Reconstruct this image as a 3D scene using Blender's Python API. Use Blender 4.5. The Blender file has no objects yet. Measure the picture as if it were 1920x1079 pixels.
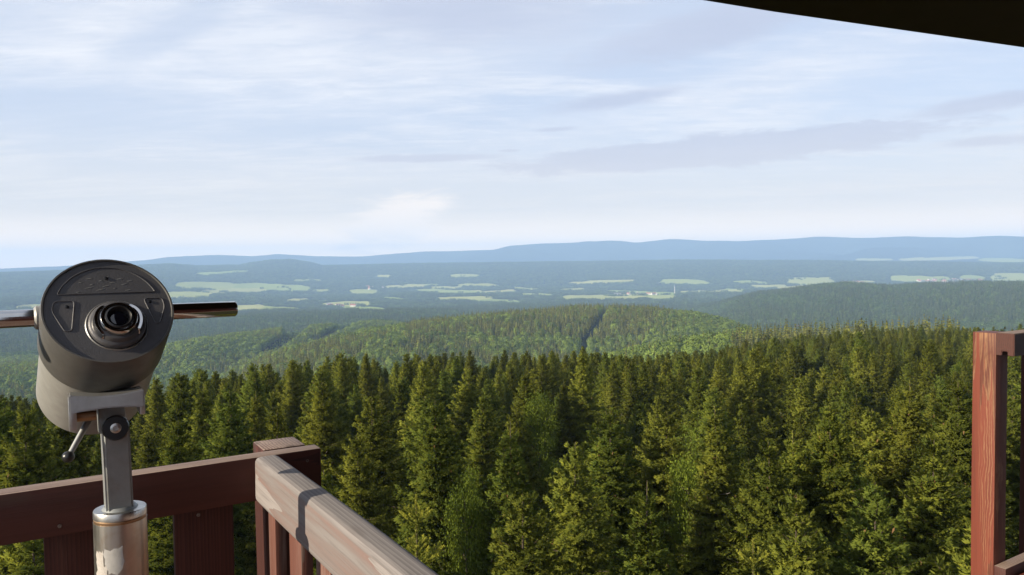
import bpy, bmesh, math, random
import numpy as np
from mathutils import Vector, Matrix

PI = math.pi
R = math.radians
SC = bpy.context.scene
COL = SC.collection
rng = np.random.default_rng(7)
random.seed(7)

# ------------------------------------------------------------------ camera
EYE = 26.5                    # eye height above the summit ground (m)
F = 1440.0                    # focal length in pixels of the 1920 wide photograph
PITCH, ROLL = R(1.97), R(0.8)
cam = bpy.data.cameras.new('camera')
cam.sensor_width = 36.0
cam.lens = F / 1920 * 36.0
cam.clip_start = 0.05
cam.clip_end = 90000.0
cam_ob = bpy.data.objects.new('camera', cam)
COL.objects.link(cam_ob)
CAMROT = Matrix.Rotation(R(90) - PITCH, 4, 'X') @ Matrix.Rotation(-ROLL, 4, 'Z')
cam_ob.matrix_world = Matrix.Translation((0, 0, EYE)) @ CAMROT
SC.camera = cam_ob
CM = np.array(CAMROT.to_3x3())

# ------------------------------------------------------------------ light
SUN_AZ, SUN_EL = R(211), R(20)      # azimuth counter-clockwise from +X
TO_SUN = Vector((math.cos(SUN_AZ) * math.cos(SUN_EL), math.sin(SUN_AZ) * math.cos(SUN_EL), math.sin(SUN_EL)))
sun = bpy.data.lights.new('sun', 'SUN')
sun.energy = 5.0
sun.angle = R(0.53)
sun.color = (1.0, 0.88, 0.68)
sun_ob = bpy.data.objects.new('sun', sun)
COL.objects.link(sun_ob)
sun_ob.location = (0, 0, 60)
sun_ob.rotation_euler = TO_SUN.to_track_quat('Z', 'Y').to_euler()

SC.view_settings.view_transform = 'Standard'
SC.view_settings.look = 'None'
SC.view_settings.exposure = 0.85
SC.view_settings.gamma = 1.0
SC.view_settings.use_curve_mapping = False
SC.cycles.use_denoising = True
SC.cycles.volume_bounces = 2
SC.cycles.max_bounces = 6
SC.cycles.transparent_max_bounces = 8
SC.cycles.diffuse_bounces = 3
SC.cycles.glossy_bounces = 3
SC.cycles.transmission_bounces = 3

# ------------------------------------------------------------------ node helpers
class NT:
    def __init__(self, tree):
        self.t = tree
    def n(self, typ, **kw):
        nd = self.t.nodes.new(typ)
        for k, v in kw.items():
            if k.startswith('i_'):
                key = k[2:]
                key = int(key) if key.isdigit() else key.replace('_', ' ')
                nd.inputs[key].default_value = v
            else:
                setattr(nd, k, v)
        return nd
    def l(self, a, b):
        self.t.links.new(a, b)
        return a
    def math(self, op, a, b=None, c=None, clamp=False):
        nd = self.n('ShaderNodeMath', operation=op)
        nd.use_clamp = clamp
        for i, v in enumerate((a, b, c)):
            if v is None:
                continue
            if isinstance(v, (int, float)):
                nd.inputs[i].default_value = v
            else:
                self.l(v, nd.inputs[i])
        return nd.outputs[0]
    def mix(self, fac, a, b, blend='MIX'):
        nd = self.n('ShaderNodeMix', data_type='RGBA', blend_type=blend)
        for s, v in ((nd.inputs[0], fac), (nd.inputs[6], a), (nd.inputs[7], b)):
            if isinstance(v, (int, float)):
                s.default_value = v
            elif isinstance(v, tuple):
                s.default_value = v if len(v) == 4 else v + (1.0,)
            else:
                self.l(v, s)
        return nd.outputs[2]
    def ramp(self, fac, lo, hi, smooth=True):
        nd = self.n('ShaderNodeMapRange', interpolation_type='SMOOTHSTEP' if smooth else 'LINEAR')
        self.l(fac, nd.inputs[0])
        nd.inputs[1].default_value = lo
        nd.inputs[2].default_value = hi
        return nd.outputs[0]
    def noise(self, vec, scale, detail=4.0, rough=0.55, dist=0.0):
        nd = self.n('ShaderNodeTexNoise')
        nd.inputs['Scale'].default_value = scale
        nd.inputs['Detail'].default_value = detail
        nd.inputs['Roughness'].default_value = rough
        nd.inputs['Distortion'].default_value = dist
        if vec is not None:
            self.l(vec, nd.inputs['Vector'])
        return nd.outputs['Fac']
    def mapping(self, vec, scale=(1, 1, 1), rot=(0, 0, 0), loc=(0, 0, 0)):
        nd = self.n('ShaderNodeMapping')
        nd.inputs['Scale'].default_value = scale
        nd.inputs['Rotation'].default_value = rot
        nd.inputs['Location'].default_value = loc
        self.l(vec, nd.inputs['Vector'])
        return nd.outputs[0]

# ------------------------------------------------------------------ sky
world = bpy.data.worlds.new('World')
SC.world = world
world.use_nodes = True
wt = NT(world.node_tree)
world.node_tree.nodes.clear()
SKY_STRENGTH = 0.10
def build_sky():
    w = wt
    sky = w.n('ShaderNodeTexSky', sky_type='NISHITA')
    sky.sun_disc = False
    sky.sun_elevation = SUN_EL
    sky.sun_rotation = math.atan2(TO_SUN.x, TO_SUN.y)
    sky.altitude = 700
    sky.air_density = 1.0
    sky.dust_density = 1.2
    sky.ozone_density = 1.5
    tc = w.n('ShaderNodeTexCoord')
    sep = w.n('ShaderNodeSeparateXYZ')
    w.l(tc.outputs['Generated'], sep.inputs[0])
    z = w.math('MAXIMUM', sep.outputs['Z'], 0.0)
    den = w.math('ADD', z, 0.07)
    u = w.math('DIVIDE', sep.outputs['X'], den)
    v = w.math('DIVIDE', sep.outputs['Y'], den)
    cmb = w.n('ShaderNodeCombineXYZ')
    w.l(u, cmb.inputs[0]); w.l(v, cmb.inputs[1])
    P = cmb.outputs[0]
    az = w.math('ARCTAN2', sep.outputs['X'], sep.outputs['Y'])
    el = w.math('ARCSINE', sep.outputs['Z'])
    # broad veils of high cloud, combed along one direction
    veil = w.noise(w.mapping(P, (0.52, 0.95, 1), (0, 0, R(30)), (3.1, 1.2, 0)), 1.0, 8.0, 0.55, 0.9)
    fibre = w.noise(w.mapping(P, (0.9, 3.0, 1), (0, 0, R(22)), (1.0, 4.2, 0)), 1.0, 9.0, 0.64, 0.9)
    puff = w.noise(w.mapping(P, (1.7, 2.6, 1), (0, 0, R(12)), (5.0, 2.2, 0)), 1.0, 8.0, 0.62, 0.4)
    wisp = w.noise(w.mapping(P, (2.6, 8.5, 1), (0, 0, R(26)), (2.0, 6.1, 0)), 1.0, 9.0, 0.66, 1.0)
    f1 = w.math('ADD', w.math('MULTIPLY', veil, 0.50), w.math('ADD', w.math('MULTIPLY', fibre, 0.26), w.math('MULTIPLY', wisp, 0.24)))
    mott = w.noise(w.mapping(P, (5.5, 9.0, 1), (0, 0, R(20)), (4.0, 1.1, 0)), 1.0, 8.0, 0.62, 0.3)
    f1 = w.math('ADD', f1, w.math('MULTIPLY', w.math('SUBTRACT', mott, 0.5), 0.16))
    cover = w.ramp(f1, 0.39, 0.61)
    fine = w.noise(w.mapping(tc.outputs['Generated'], (14, 14, 60)), 1.0, 9.0, 0.68, 0.6)
    def bank(px, py, hw, hh, tilt=0.0, rag=1.6, soft=1.1):
        """a cloud bank at a compass bearing and height in the sky"""
        d = Vector(CAMROT.to_3x3() @ Vector(((px - 960) / F, -(py - 539.5) / F, -1))).normalized()
        a0, e0 = math.atan2(d.x, d.y), math.asin(d.z)
        dx = w.math('SUBTRACT', az, a0); dy = w.math('SUBTRACT', el, e0)
        c, s = math.cos(tilt), math.sin(tilt)
        ex = w.math('MULTIPLY', w.math('ADD', w.math('MULTIPLY', dx, c), w.math('MULTIPLY', dy, s)), F / hw)
        ey = w.math('MULTIPLY', w.math('SUBTRACT', w.math('MULTIPLY', dy, c), w.math('MULTIPLY', dx, s)), F / hh)
        q = w.math('SQRT', w.math('ADD', w.math('MULTIPLY', ex, ex), w.math('MULTIPLY', ey, ey)))
        q = w.math('ADD', q, w.math('MULTIPLY', w.math('SUBTRACT', fine, 0.5), rag))
        return w.math('SUBTRACT', 1.0, w.ramp(q, 1.0 - soft / 2, 1.0 + soft / 2))
    def acc(lst):
        o = lst[0]
        for x in lst[1:]: o = w.math('MAXIMUM', o, x)
        return o
    gaps = acc([bank(90, 210, 190, 46, 0.05, 1.0, 1.6), bank(1800, 150, 230, 75, 0.25, 1.2, 1.5), bank(1600, 205, 90, 16, 0.2), bank(560, 245, 210, 14, 0.12), bank(250, 318, 160, 14, 0.05), bank(320, 60, 110, 26, 0.5), bank(1100, 350, 420, 16, 0.04)])
    greys = acc([bank(1330, 286, 390, 27, 0.05, 1.7, 0.35), bank(800, 297, 130, 7, 0.02, 1.2, 0.7), bank(1330, 55, 200, 34, 0.16, 1.4, 1.0), bank(870, 20, 230, 50, 0.0, 1.0, 1.6), bank(1850, 195, 100, 13, 0.08, 1.5, 0.9), bank(1040, 243, 40, 4, 0.05), bank(1860, 265, 70, 8, 0.0), bank(1150, 190, 110, 12, 0.1, 1.5, 1.2), bank(955, 283, 18, 2.5, 0.0)])
    whites = acc([bank(520, 165, 520, 75, 0.16, 1.0, 1.7), bank(160, 90, 300, 90, 0.2, 1.0, 1.8), bank(1300, 190, 420, 40, 0.16, 1.3, 1.5), bank(500, 330, 520, 28, 0.03, 1.2, 1.5), bank(1650, 360, 330, 26, 0.05, 1.2, 1.4)])
    cumulus = acc([bank(735, 414, 88, 36, 0.42, 3.2, 1.2), bank(785, 386, 50, 10, 0.1, 2.8, 0.9), bank(680, 432, 34, 14, 0.0, 3.0, 0.9)])
    base = w.mix(1.0, sky.outputs[0], (SKY_STRENGTH,) * 3, 'MULTIPLY')
    # thin overall veil softens the blue; the air glows warm low over the horizon
    base = w.mix(0.80, base, (0.375, 0.415, 0.505))
    white = w.mix(w.ramp(w.math('ADD', w.math('MULTIPLY', fibre, 0.5), w.math('MULTIPLY', wisp, 0.5)), 0.36, 0.64), (0.445, 0.47, 0.525), (0.535, 0.545, 0.573))
    cv = w.math('MULTIPLY', w.math('MAXIMUM', w.math('MULTIPLY', cover, 0.8), w.math('MULTIPLY', whites, w.math('ADD', 0.45, w.math('MULTIPLY', cover, 0.6)))), w.math('SUBTRACT', 1.0, w.math('MULTIPLY', gaps, 0.62)))
    c = w.mix(w.math('MULTIPLY', cv, 0.9), base, white)
    c = w.mix(w.math('MULTIPLY', greys, 0.9), c, w.mix(puff, (0.30, 0.335, 0.43), (0.36, 0.39, 0.475)))
    low = w.math('SUBTRACT', 1.0, w.ramp(sep.outputs['Z'], -0.01, 0.20))
    c = w.mix(w.math('MULTIPLY', low, 0.85), c, (0.56, 0.50, 0.43))
    vlow = w.math('SUBTRACT', 1.0, w.ramp(sep.outputs['Z'], -0.01, 0.075))
    c = w.mix(w.math('MULTIPLY', vlow, 0.9), c, (1.30, 0.98, 0.66))
    c = w.mix(w.math('MULTIPLY', cumulus, 0.8), c, (0.70, 0.615, 0.54))
    bg = w.n('ShaderNodeBackground')
    w.l(c, bg.inputs['Color'])
    bg.inputs['Strength'].default_value = 1.0
    out = w.n('ShaderNodeOutputWorld')
    w.l(bg.outputs[0], out.inputs['Surface'])
build_sky()

# ------------------------------------------------------------------ projection helpers
def ray(px, py):
    d = CM @ np.array([(px - 960.0) / F, -(py - 539.5) / F, -1.0])
    return d
def at_z(px, py, zrel):
    d = ray(px, py)
    return Vector(d * (zrel / d[2])) + Vector((0, 0, EYE))
def at_y(px, py, depth):
    d = ray(px, py)
    return Vector(d * (depth / d[1])) + Vector((0, 0, EYE))
def project(P):
    """world points (n,3) -> photo pixels"""
    Q = (np.asarray(P, float) - np.array([0, 0, EYE])) @ CM
    w = -Q[:, 2]
    w = np.where(np.abs(w) < 1e-6, 1e-6, w)
    return np.stack([960 + Q[:, 0] / w * F, 539.5 - Q[:, 1] / w * F, w], 1)
def slope_of(px, py):
    d = ray(px, py)
    return d[2] / math.hypot(d[0], d[1])
def az_of(px):
    d = ray(px, 500)
    return math.atan2(d[0], d[1])            # 0 straight ahead, + to the right

# ------------------------------------------------------------------ object helpers
def link(o, parent=None):
    COL.objects.link(o)
    if parent is not None:
        o.parent = parent
    return o
def tag(o, label=None, cat=None, group=None, kind=None):
    if label: o['label'] = label
    if cat: o['category'] = cat
    if group: o['group'] = group
    if kind: o['kind'] = kind
    return o
def empty(name, loc, label, cat, group=None, rz=0):
    o = bpy.data.objects.new(name, None)
    o.empty_display_size = 0.2
    o.location = loc
    o.rotation_euler = (0, 0, rz)
    link(o)
    return tag(o, label, cat, group)
def mesh_np(name, V, Fc, mats, attrs=None, mi=None, smooth=False, normals=None):
    """V (n,3), Fc list of (m,k) index arrays or one array"""
    me = bpy.data.meshes.new(name)
    if not isinstance(Fc, list):
        Fc = [Fc]
    V = np.asarray(V, np.float32)
    me.vertices.add(len(V))
    me.vertices.foreach_set('co', V.ravel())
    idx = np.concatenate([f.ravel() for f in Fc]).astype(np.int32)
    tot = np.concatenate([np.full(len(f), f.shape[1]) for f in Fc]).astype(np.int32)
    st = np.concatenate([[0], np.cumsum(tot)[:-1]]).astype(np.int32)
    me.loops.add(len(idx))
    me.loops.foreach_set('vertex_index', idx)
    me.polygons.add(len(tot))
    me.polygons.foreach_set('loop_start', st)
    me.polygons.foreach_set('loop_total', tot)
    for m in mats:
        me.materials.append(m)
    if mi is not None:
        me.polygons.foreach_set('material_index', np.asarray(mi, np.int32))
    me.polygons.foreach_set('use_smooth', np.full(len(tot), smooth))
    for k, a in (attrs or {}).items():
        at = me.attributes.new(k, 'FLOAT', 'POINT')
        at.data.foreach_set('value', np.asarray(a, np.float32))
    me.update(calc_edges=True)
    me.validate()
    if normals is not None:
        me.normals_split_custom_set_from_vertices(np.asarray(normals, np.float32))
    return me
def bm_obj(name, bm, mat, parent=None, smooth=False, loc=None, mw=None):
    """bm in world coordinates; stored relative to loc / mw"""
    me = bpy.data.meshes.new(name)
    bmesh.ops.recalc_face_normals(bm, faces=bm.faces)
    if smooth:
        for f in bm.faces: f.smooth = True
    M = mw if mw is not None else Matrix.Translation(loc if loc is not None else (parent.location if parent is not None else (0, 0, 0)))
    bm.transform(M.inverted())
    bm.to_mesh(me); bm.free()
    me.materials.append(mat)
    if smooth:
        try: me.set_sharp_from_angle(angle=R(38))
        except Exception: pass
    o = bpy.data.objects.new(name, me)
    link(o, parent)
    if parent is not None:
        o.matrix_parent_inverse = Matrix()
        o.matrix_basis = parent_matrix(parent).inverted() @ M
    else:
        o.matrix_basis = M
    return o
def parent_matrix(p):
    return p.matrix_basis.copy() if p.parent is None else parent_matrix(p.parent) @ p.matrix_basis
def frame_matrix(o, x, y, z):
    return Matrix(((x[0], y[0], z[0], o[0]), (x[1], y[1], z[1], o[1]), (x[2], y[2], z[2], o[2]), (0, 0, 0, 1)))
def board(name, p0, p1, up, w, h, mat, parent=None, bevel=0.006, wob=0.0015, segs=2):
    """a sawn timber from p0 to p1 (centre line); local X runs along the grain; w across, h along up"""
    p0, p1 = Vector(p0), Vector(p1)
    x = (p1 - p0); L = x.length; x.normalize()
    z = (up - x * up.dot(x)).normalized()
    y = z.cross(x)
    M = frame_matrix((p0 + p1) / 2, x, y, z)
    bm = bmesh.new()
    bmesh.ops.create_cube(bm, size=1.0)
    for v in bm.verts:
        v.co = Vector((v.co.x * L, v.co.y * w, v.co.z * h))
    n = max(1, int(L / 0.12))
    if n > 1:
        ed = [e for e in bm.edges if abs((e.verts[0].co - e.verts[1].co).normalized().x) > 0.9]
        bmesh.ops.subdivide_edges(bm, edges=ed, cuts=n)
    if bevel:
        ed = [e for e in bm.edges if len(e.link_faces) == 2 and e.calc_face_angle(0) > 0.5]
        bmesh.ops.bevel(bm, geom=ed, offset=bevel, segments=segs, affect='EDGES', profile=0.6)
    if wob:
        for v in bm.verts:
            s = v.co.x * 2.3 + p0.x * 7
            v.co.y += wob * math.sin(s * 1.9 + v.co.z * 9)
            v.co.z += wob * math.sin(s * 1.3 + 1.7 + v.co.y * 11)
    for f in bm.faces: f.smooth = True
    bm.transform(M)
    return bm_obj(name, bm, mat, parent, smooth=True, mw=M)
def lathe_bm(P, axis, prof, seg=48, bm=None, upref=Vector((0, 0, 1)), cap=(True, True)):
    """prof: (distance along axis, radius)"""
    bm = bm or bmesh.new()
    a = Vector(axis).normalized()
    if abs(a.dot(upref)) > 0.98: upref = Vector((0, 1, 0))
    x = a.cross(upref).normalized(); y = x.cross(a)
    rings = []
    for s, r in prof:
        rings.append([bm.verts.new(Vector(P) + a * s + (x * math.cos(2 * PI * k / seg) + y * math.sin(2 * PI * k / seg)) * max(r, 1e-5)) for k in range(seg)])
    for A, B in zip(rings[:-1], rings[1:]):
        for k in range(seg):
            bm.faces.new((A[k], A[(k + 1) % seg], B[(k + 1) % seg], B[k]))
    if cap[0]: bm.faces.new(rings[0][::-1])
    if cap[1]: bm.faces.new(rings[-1])
    return bm
def tube_bm(pts, rad, seg=8, bm=None, closed=False):
    bm = bm or bmesh.new()
    pts = [Vector(p) for p in pts]
    n = len(pts); rings = []
    ref = Vector((0.31, 0.2, 0.93))
    for i, p in enumerate(pts):
        a = pts[(i + 1) % n] if (closed or i < n - 1) else p
        b = pts[i - 1] if (closed or i > 0) else p
        d = (a - b).normalized()
        x = d.cross(ref).normalized(); y = x.cross(d)
        r = rad[i] if isinstance(rad, (list, tuple)) else rad
        rings.append([bm.verts.new(p + (x * math.cos(2 * PI * k / seg) + y * math.sin(2 * PI * k / seg)) * r) for k in range(seg)])
    m = n if closed else n - 1
    for i in range(m):
        A, B = rings[i], rings[(i + 1) % n]
        for k in range(seg):
            bm.faces.new((A[k], A[(k + 1) % seg], B[(k + 1) % seg], B[k]))
    if not closed:
        bm.faces.new(rings[0][::-1]); bm.faces.new(rings[-1])
    return bm
def box_bm(c, x, y, z, sx, sy, sz, bm=None, bevel=0.002):
    b2 = bmesh.new()
    bmesh.ops.create_cube(b2, size=1.0)
    b2.transform(Matrix.Diagonal((sx, sy, sz, 1)))
    if bevel:
        bmesh.ops.bevel(b2, geom=list(b2.edges), offset=bevel, segments=2, affect='EDGES', profile=0.6)
    b2.transform(frame_matrix(Vector(c), x, y, z))
    if bm is None: return b2
    me = bpy.data.meshes.new('tmp'); b2.to_mesh(me); b2.free(); bm.from_mesh(me); bpy.data.meshes.remove(me)
    return bm

# ------------------------------------------------------------------ materials
def new_mat(name):
    m = bpy.data.materials.new(name)
    m.use_nodes = True
    m.node_tree.nodes.clear()
    t = NT(m.node_tree)
    out = t.n('ShaderNodeOutputMaterial')
    return m, t, out
def wood_mat(name, paint, paint2, bare, wear_lo, wear_hi, rough=0.62, top_wear=0.0, streak=1.0, patch=0.5, lens=None):
    """stained timber: grain along local X, stain worn off to silvery bare wood"""
    m, t, out = new_mat(name)
    tc = t.n('ShaderNodeTexCoord')
    info = t.n('ShaderNodeObjectInfo')
    off = t.n('ShaderNodeVectorMath', operation='ADD')
    sc = t.n('ShaderNodeVectorMath', operation='SCALE'); sc.inputs['Scale'].default_value = 9.0
    cmb = t.n('ShaderNodeCombineXYZ')
    for i in range(3): t.l(info.outputs['Random'], cmb.inputs[i])
    t.l(cmb.outputs[0], sc.inputs[0])
    t.l(tc.outputs['Object'], off.inputs[0]); t.l(sc.outputs[0], off.inputs[1])
    P = off.outputs[0]
    grain = t.noise(t.mapping(P, (2.2, 70, 70)), 1.0, 5, 0.6, 0.8)
    fine = t.noise(t.mapping(P, (9, 420, 420)), 1.0, 3, 0.6)
    rings = t.n('ShaderNodeTexWave', wave_type='BANDS', bands_direction='Y', wave_profile='SAW')
    t.l(t.mapping(P, (0.9, 30, 22)), rings.inputs['Vector'])
    rings.inputs['Scale'].default_value = 1.3; rings.inputs['Distortion'].default_value = 4.5
    rings.inputs['Detail'].default_value = 2.5; rings.inputs['Detail Scale'].default_value = 0.8
    mid = t.noise(t.mapping(P, (5.0, 170, 170)), 1.0, 3, 0.6)
    big = t.noise(t.mapping(P, (3.0, 9, 9)), 1.0, 4, 0.6, 0.6)
    g2 = t.math('ADD', t.math('MULTIPLY', grain, 0.55), t.math('MULTIPLY', rings.outputs['Fac'], 0.45))
    pcol = t.mix(t.ramp(g2, 0.25, 0.75), paint, paint2)
    bcol = t.mix(t.ramp(g2, 0.2, 0.85), tuple(c * 0.70 for c in bare), tuple(min(1, c * 1.14) for c in bare))
    bcol = t.mix(t.math('MULTIPLY', t.ramp(fine, 0.55, 0.75), 0.35), bcol, tuple(c * 0.4 for c in bare))
    bcol = t.mix(t.math('MULTIPLY', t.ramp(mid, 0.52, 0.68), 0.5), bcol, tuple(c * 0.5 for c in bare))
    wear = t.math('ADD', t.math('MULTIPLY', big, patch), t.math('MULTIPLY', g2, (1 - patch) * streak))
    if top_wear:
        geo = t.n('ShaderNodeNewGeometry')
        s = t.n('ShaderNodeSeparateXYZ'); t.l(geo.outputs['Normal'], s.inputs[0])
        wear = t.math('ADD', wear, t.math('MULTIPLY', t.ramp(s.outputs['Z'], 0.1, 0.9), top_wear))
    k = t.ramp(wear, wear_lo, wear_hi)
    col = t.mix(k, pcol, bcol)
    if lens:
        # an old flame-grained patch where the stain has thinned to pale lines
        so = t.n('ShaderNodeSeparateXYZ'); t.l(tc.outputs['Object'], so.inputs[0])
        wob_ = t.math('MULTIPLY', t.math('SUBTRACT', t.noise(t.mapping(tc.outputs['Object'], (3.2, 12, 12)), 1.0, 4, 0.6), 0.5), 0.05)
        zz = t.math('ADD', so.outputs['Z'], wob_)
        q = t.math('ADD', t.math('POWER', t.math('ABSOLUTE', t.math('DIVIDE', t.math('SUBTRACT', so.outputs['X'], lens[0]), lens[1])), 2.0),
                   t.math('POWER', t.math('ABSOLUTE', t.math('DIVIDE', t.math('SUBTRACT', zz, lens[2]), lens[3])), 2.0))
        msk = t.math('SUBTRACT', 1.0, t.ramp(q, 0.35, 1.1))
        arch = t.math('ADD', t.math('MULTIPLY', zz, 520.0), t.math('MULTIPLY', t.math('POWER', t.math('SUBTRACT', so.outputs['X'], lens[0]), 2.0), 26.0))
        ln_ = t.ramp(t.math('SINE', arch), 0.15, 0.9)
        col = t.mix(t.math('MULTIPLY', t.math('MULTIPLY', msk, ln_), t.math('MULTIPLY', t.ramp(grain, 0.25, 0.6), 0.5)), col, tuple(c * 1.0 for c in bare))
    # knots
    vor = t.n('ShaderNodeTexVoronoi', feature='F1')
    t.l(t.mapping(P, (2.4, 9, 9)), vor.inputs['Vector']); vor.inputs['Scale'].default_value = 1.0
    kn = t.math('SUBTRACT', 1.0, t.ramp(vor.outputs['Distance'], 0.05, 0.16))
    col = t.mix(t.math('MULTIPLY', kn, 0.55), col, (0.05, 0.028, 0.02))
    b = t.n('ShaderNodeBsdfPrincipled')
    t.l(col, b.inputs['Base Color'])
    t.l(t.math('ADD', t.math('MULTIPLY', k, 0.22), rough), b.inputs['Roughness'])
    b.inputs['Specular IOR Level'].default_value = 0.35
    bump = t.n('ShaderNodeBump'); bump.inputs['Strength'].default_value = 0.45; bump.inputs['Distance'].default_value = 0.0025
    hgt = t.math('ADD', t.math('MULTIPLY', g2, 0.8), t.math('MULTIPLY', fine, 0.4))
    hgt = t.math('SUBTRACT', hgt, t.math('MULTIPLY', k, 0.35))
    t.l(hgt, bump.inputs['Height']); t.l(bump.outputs[0], b.inputs['Normal'])
    t.l(b.outputs[0], out.inputs[0])
    return m
def metal_mat(name, col, rough, metallic=1.0, streaks=0.0, spec=0.5, dirt=0.0, dirtcol=(0.2, 0.12, 0.07), bump=0.0, scale=40):
    m, t, out = new_mat(name)
    tc = t.n('ShaderNodeTexCoord')
    P = tc.outputs['Object']
    n1 = t.noise(P, scale, 5, 0.6)
    n2 = t.noise(t.mapping(P, (160, 160, 5)), 1.0, 3, 0.6)
    b = t.n('ShaderNodeBsdfPrincipled')
    c = t.mix(t.math('MULTIPLY', t.ramp(n1, 0.3, 0.75), 0.5), col, tuple(x * 0.72 for x in col))
    if dirt:
        c = t.mix(t.math('MULTIPLY', t.ramp(t.noise(P, 17, 6, 0.65, 0.6), 0.48, 0.72), dirt), c, dirtcol)
    t.l(c, b.inputs['Base Color'])
    b.inputs['Metallic'].default_value = metallic
    b.inputs['Specular IOR Level'].default_value = spec
    r = t.math('ADD', t.math('MULTIPLY', n1, 0.18), rough - 0.09)
    if streaks: r = t.math('ADD', r, t.math('MULTIPLY', t.math('SUBTRACT', n2, 0.5), streaks))
    t.l(r, b.inputs['Roughness'])
    if bump:
        bp = t.n('ShaderNodeBump'); bp.inputs['Strength'].default_value = bump; bp.inputs['Distance'].default_value = 0.001
        t.l(t.noise(P, 380, 3, 0.5), bp.inputs['Height']); t.l(bp.outputs[0], b.inputs['Normal'])
    t.l(b.outputs[0], out.inputs[0])
    return m
def leaf_mat(name, old, new, var=0.25, trans=0.22, warm=(0.12, 0.085, 0.02), warm_amt=0.25, cool=(0.045, 0.085, 0.022), cool_amt=0.45):
    """needles / leaves: attribute 'tint' 0 old growth .. 1 this year's shoots; each tree varies"""
    m, t, out = new_mat(name)
    at = t.n('ShaderNodeAttribute'); at.attribute_name = 'tint'
    info = t.n('ShaderNodeObjectInfo')
    col = t.mix(at.outputs['Fac'], old, new)
    col = t.mix(t.math('MULTIPLY', info.outputs['Random'], warm_amt), col, warm)
    col = t.mix(t.math('MULTIPLY', t.ramp(t.math('FRACT', t.math('MULTIPLY', info.outputs['Random'], 3.77)), 0.45, 1.0), cool_amt), col, cool)
    v = t.math('ADD', t.math('MULTIPLY', t.math('FRACT', t.math('MULTIPLY', info.outputs['Random'], 7.31)), 2 * var), 1 - var)
    vc = t.n('ShaderNodeCombineColor')
    for i in range(3): t.l(v, vc.inputs[i])
    col = t.mix(1.0, col, vc.outputs[0], 'MULTIPLY')
    d = t.n('ShaderNodeBsdfDiffuse'); t.l(col, d.inputs[0])
    tr = t.n('ShaderNodeBsdfTranslucent'); t.l(col, tr.inputs[0])
    mx = t.n('ShaderNodeMixShader'); mx.inputs[0].default_value = trans
    t.l(d.outputs[0], mx.inputs[1]); t.l(tr.outputs[0], mx.inputs[2])
    t.l(mx.outputs[0], out.inputs[0])
    return m
def plain_mat(name, col, rough=0.7, scale=12.0, var=0.3, spec=0.3):
    m, t, out = new_mat(name)
    tc = t.n('ShaderNodeTexCoord')
    n1 = t.noise(tc.outputs['Object'], scale, 4, 0.6)
    b = t.n('ShaderNodeBsdfPrincipled')
    t.l(t.mix(n1, tuple(c * (1 - var) for c in col), tuple(min(1, c * (1 + var)) for c in col)), b.inputs['Base Color'])
    b.inputs['Roughness'].default_value = rough
    b.inputs['Specular IOR Level'].default_value = spec
    t.l(b.outputs[0], out.inputs[0])
    return m

M_RAIL = wood_mat('dark_red_stain', (0.070, 0.020, 0.014), (0.042, 0.012, 0.009), (0.30, 0.22, 0.18), 0.72, 0.95, 0.55, top_wear=0.45)
M_WORN = wood_mat('worn_rail', (0.175, 0.10, 0.083), (0.135, 0.078, 0.066), (0.205, 0.184, 0.178), 0.10, 0.50, 0.68, top_wear=0.35, patch=0.22)
M_POST = wood_mat('red_stain', (0.145, 0.034, 0.019), (0.085, 0.021, 0.012), (0.27, 0.150, 0.08), 0.66, 0.80, 0.55, patch=0.30)
M_POSTFACE = wood_mat('red_stain_flame_grain', (0.150, 0.034, 0.019), (0.085, 0.021, 0.012), (0.30, 0.165, 0.085), 0.62, 0.76, 0.55, patch=0.25, lens=(0.42, 0.62, 0.018, 0.045))
M_SLAT = wood_mat('faded_red_slat', (0.13, 0.050, 0.036), (0.085, 0.032, 0.024), (0.24, 0.17, 0.14), 0.5, 0.72, 0.6)
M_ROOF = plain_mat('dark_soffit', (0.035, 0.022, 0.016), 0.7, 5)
M_SHINGLE = plain_mat('roof_felt', (0.05, 0.045, 0.042), 0.85, 8)
M_DECK = wood_mat('deck_boards', (0.16, 0.08, 0.05), (0.1, 0.05, 0.035), (0.25, 0.2, 0.17), 0.4, 0.7, 0.7)
M_STEEL = metal_mat('brushed_steel', (0.52, 0.50, 0.47), 0.33, 1.0, streaks=0.25, dirt=0.45, dirtcol=(0.36, 0.27, 0.20))
M_CHROME = metal_mat('polished_steel', (0.55, 0.54, 0.53), 0.12, 1.0, scale=15)
M_ALU = metal_mat('cast_aluminium', (0.50, 0.50, 0.50), 0.42, 1.0, dirt=0.3, dirtcol=(0.25, 0.22, 0.2), bump=0.15)
M_NECK = metal_mat('neck_steel', (0.27, 0.28, 0.275), 0.5, 0.55, streaks=0.2, dirt=0.5, dirtcol=(0.2, 0.17, 0.15))
M_GREY = metal_mat('grey_enamel', (0.29, 0.285, 0.27), 0.42, 0.2, dirt=0.35, dirtcol=(0.26, 0.25, 0.23), bump=0.2)
M_HOUSE = metal_mat('dark_grey_enamel', (0.105, 0.102, 0.098), 0.45, 0.3, dirt=0.4, dirtcol=(0.13, 0.12, 0.11), bump=0.2)
M_PLATE = metal_mat('dark_cast_plate', (0.088, 0.086, 0.092), 0.5, 0.3, dirt=0.3, dirtcol=(0.16, 0.14, 0.13), bump=0.3)
M_BLACK = plain_mat('black_plastic', (0.012, 0.012, 0.013), 0.32, 60, 0.2, 0.5)
M_BRONZE = metal_mat('bronze_ring', (0.34, 0.22, 0.13), 0.42, 0.9, dirt=0.4, dirtcol=(0.12, 0.08, 0.05))
M_SCREW = metal_mat('rusty_screw', (0.16, 0.12, 0.10), 0.6, 0.6, dirt=0.6, dirtcol=(0.08, 0.04, 0.025))
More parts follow.
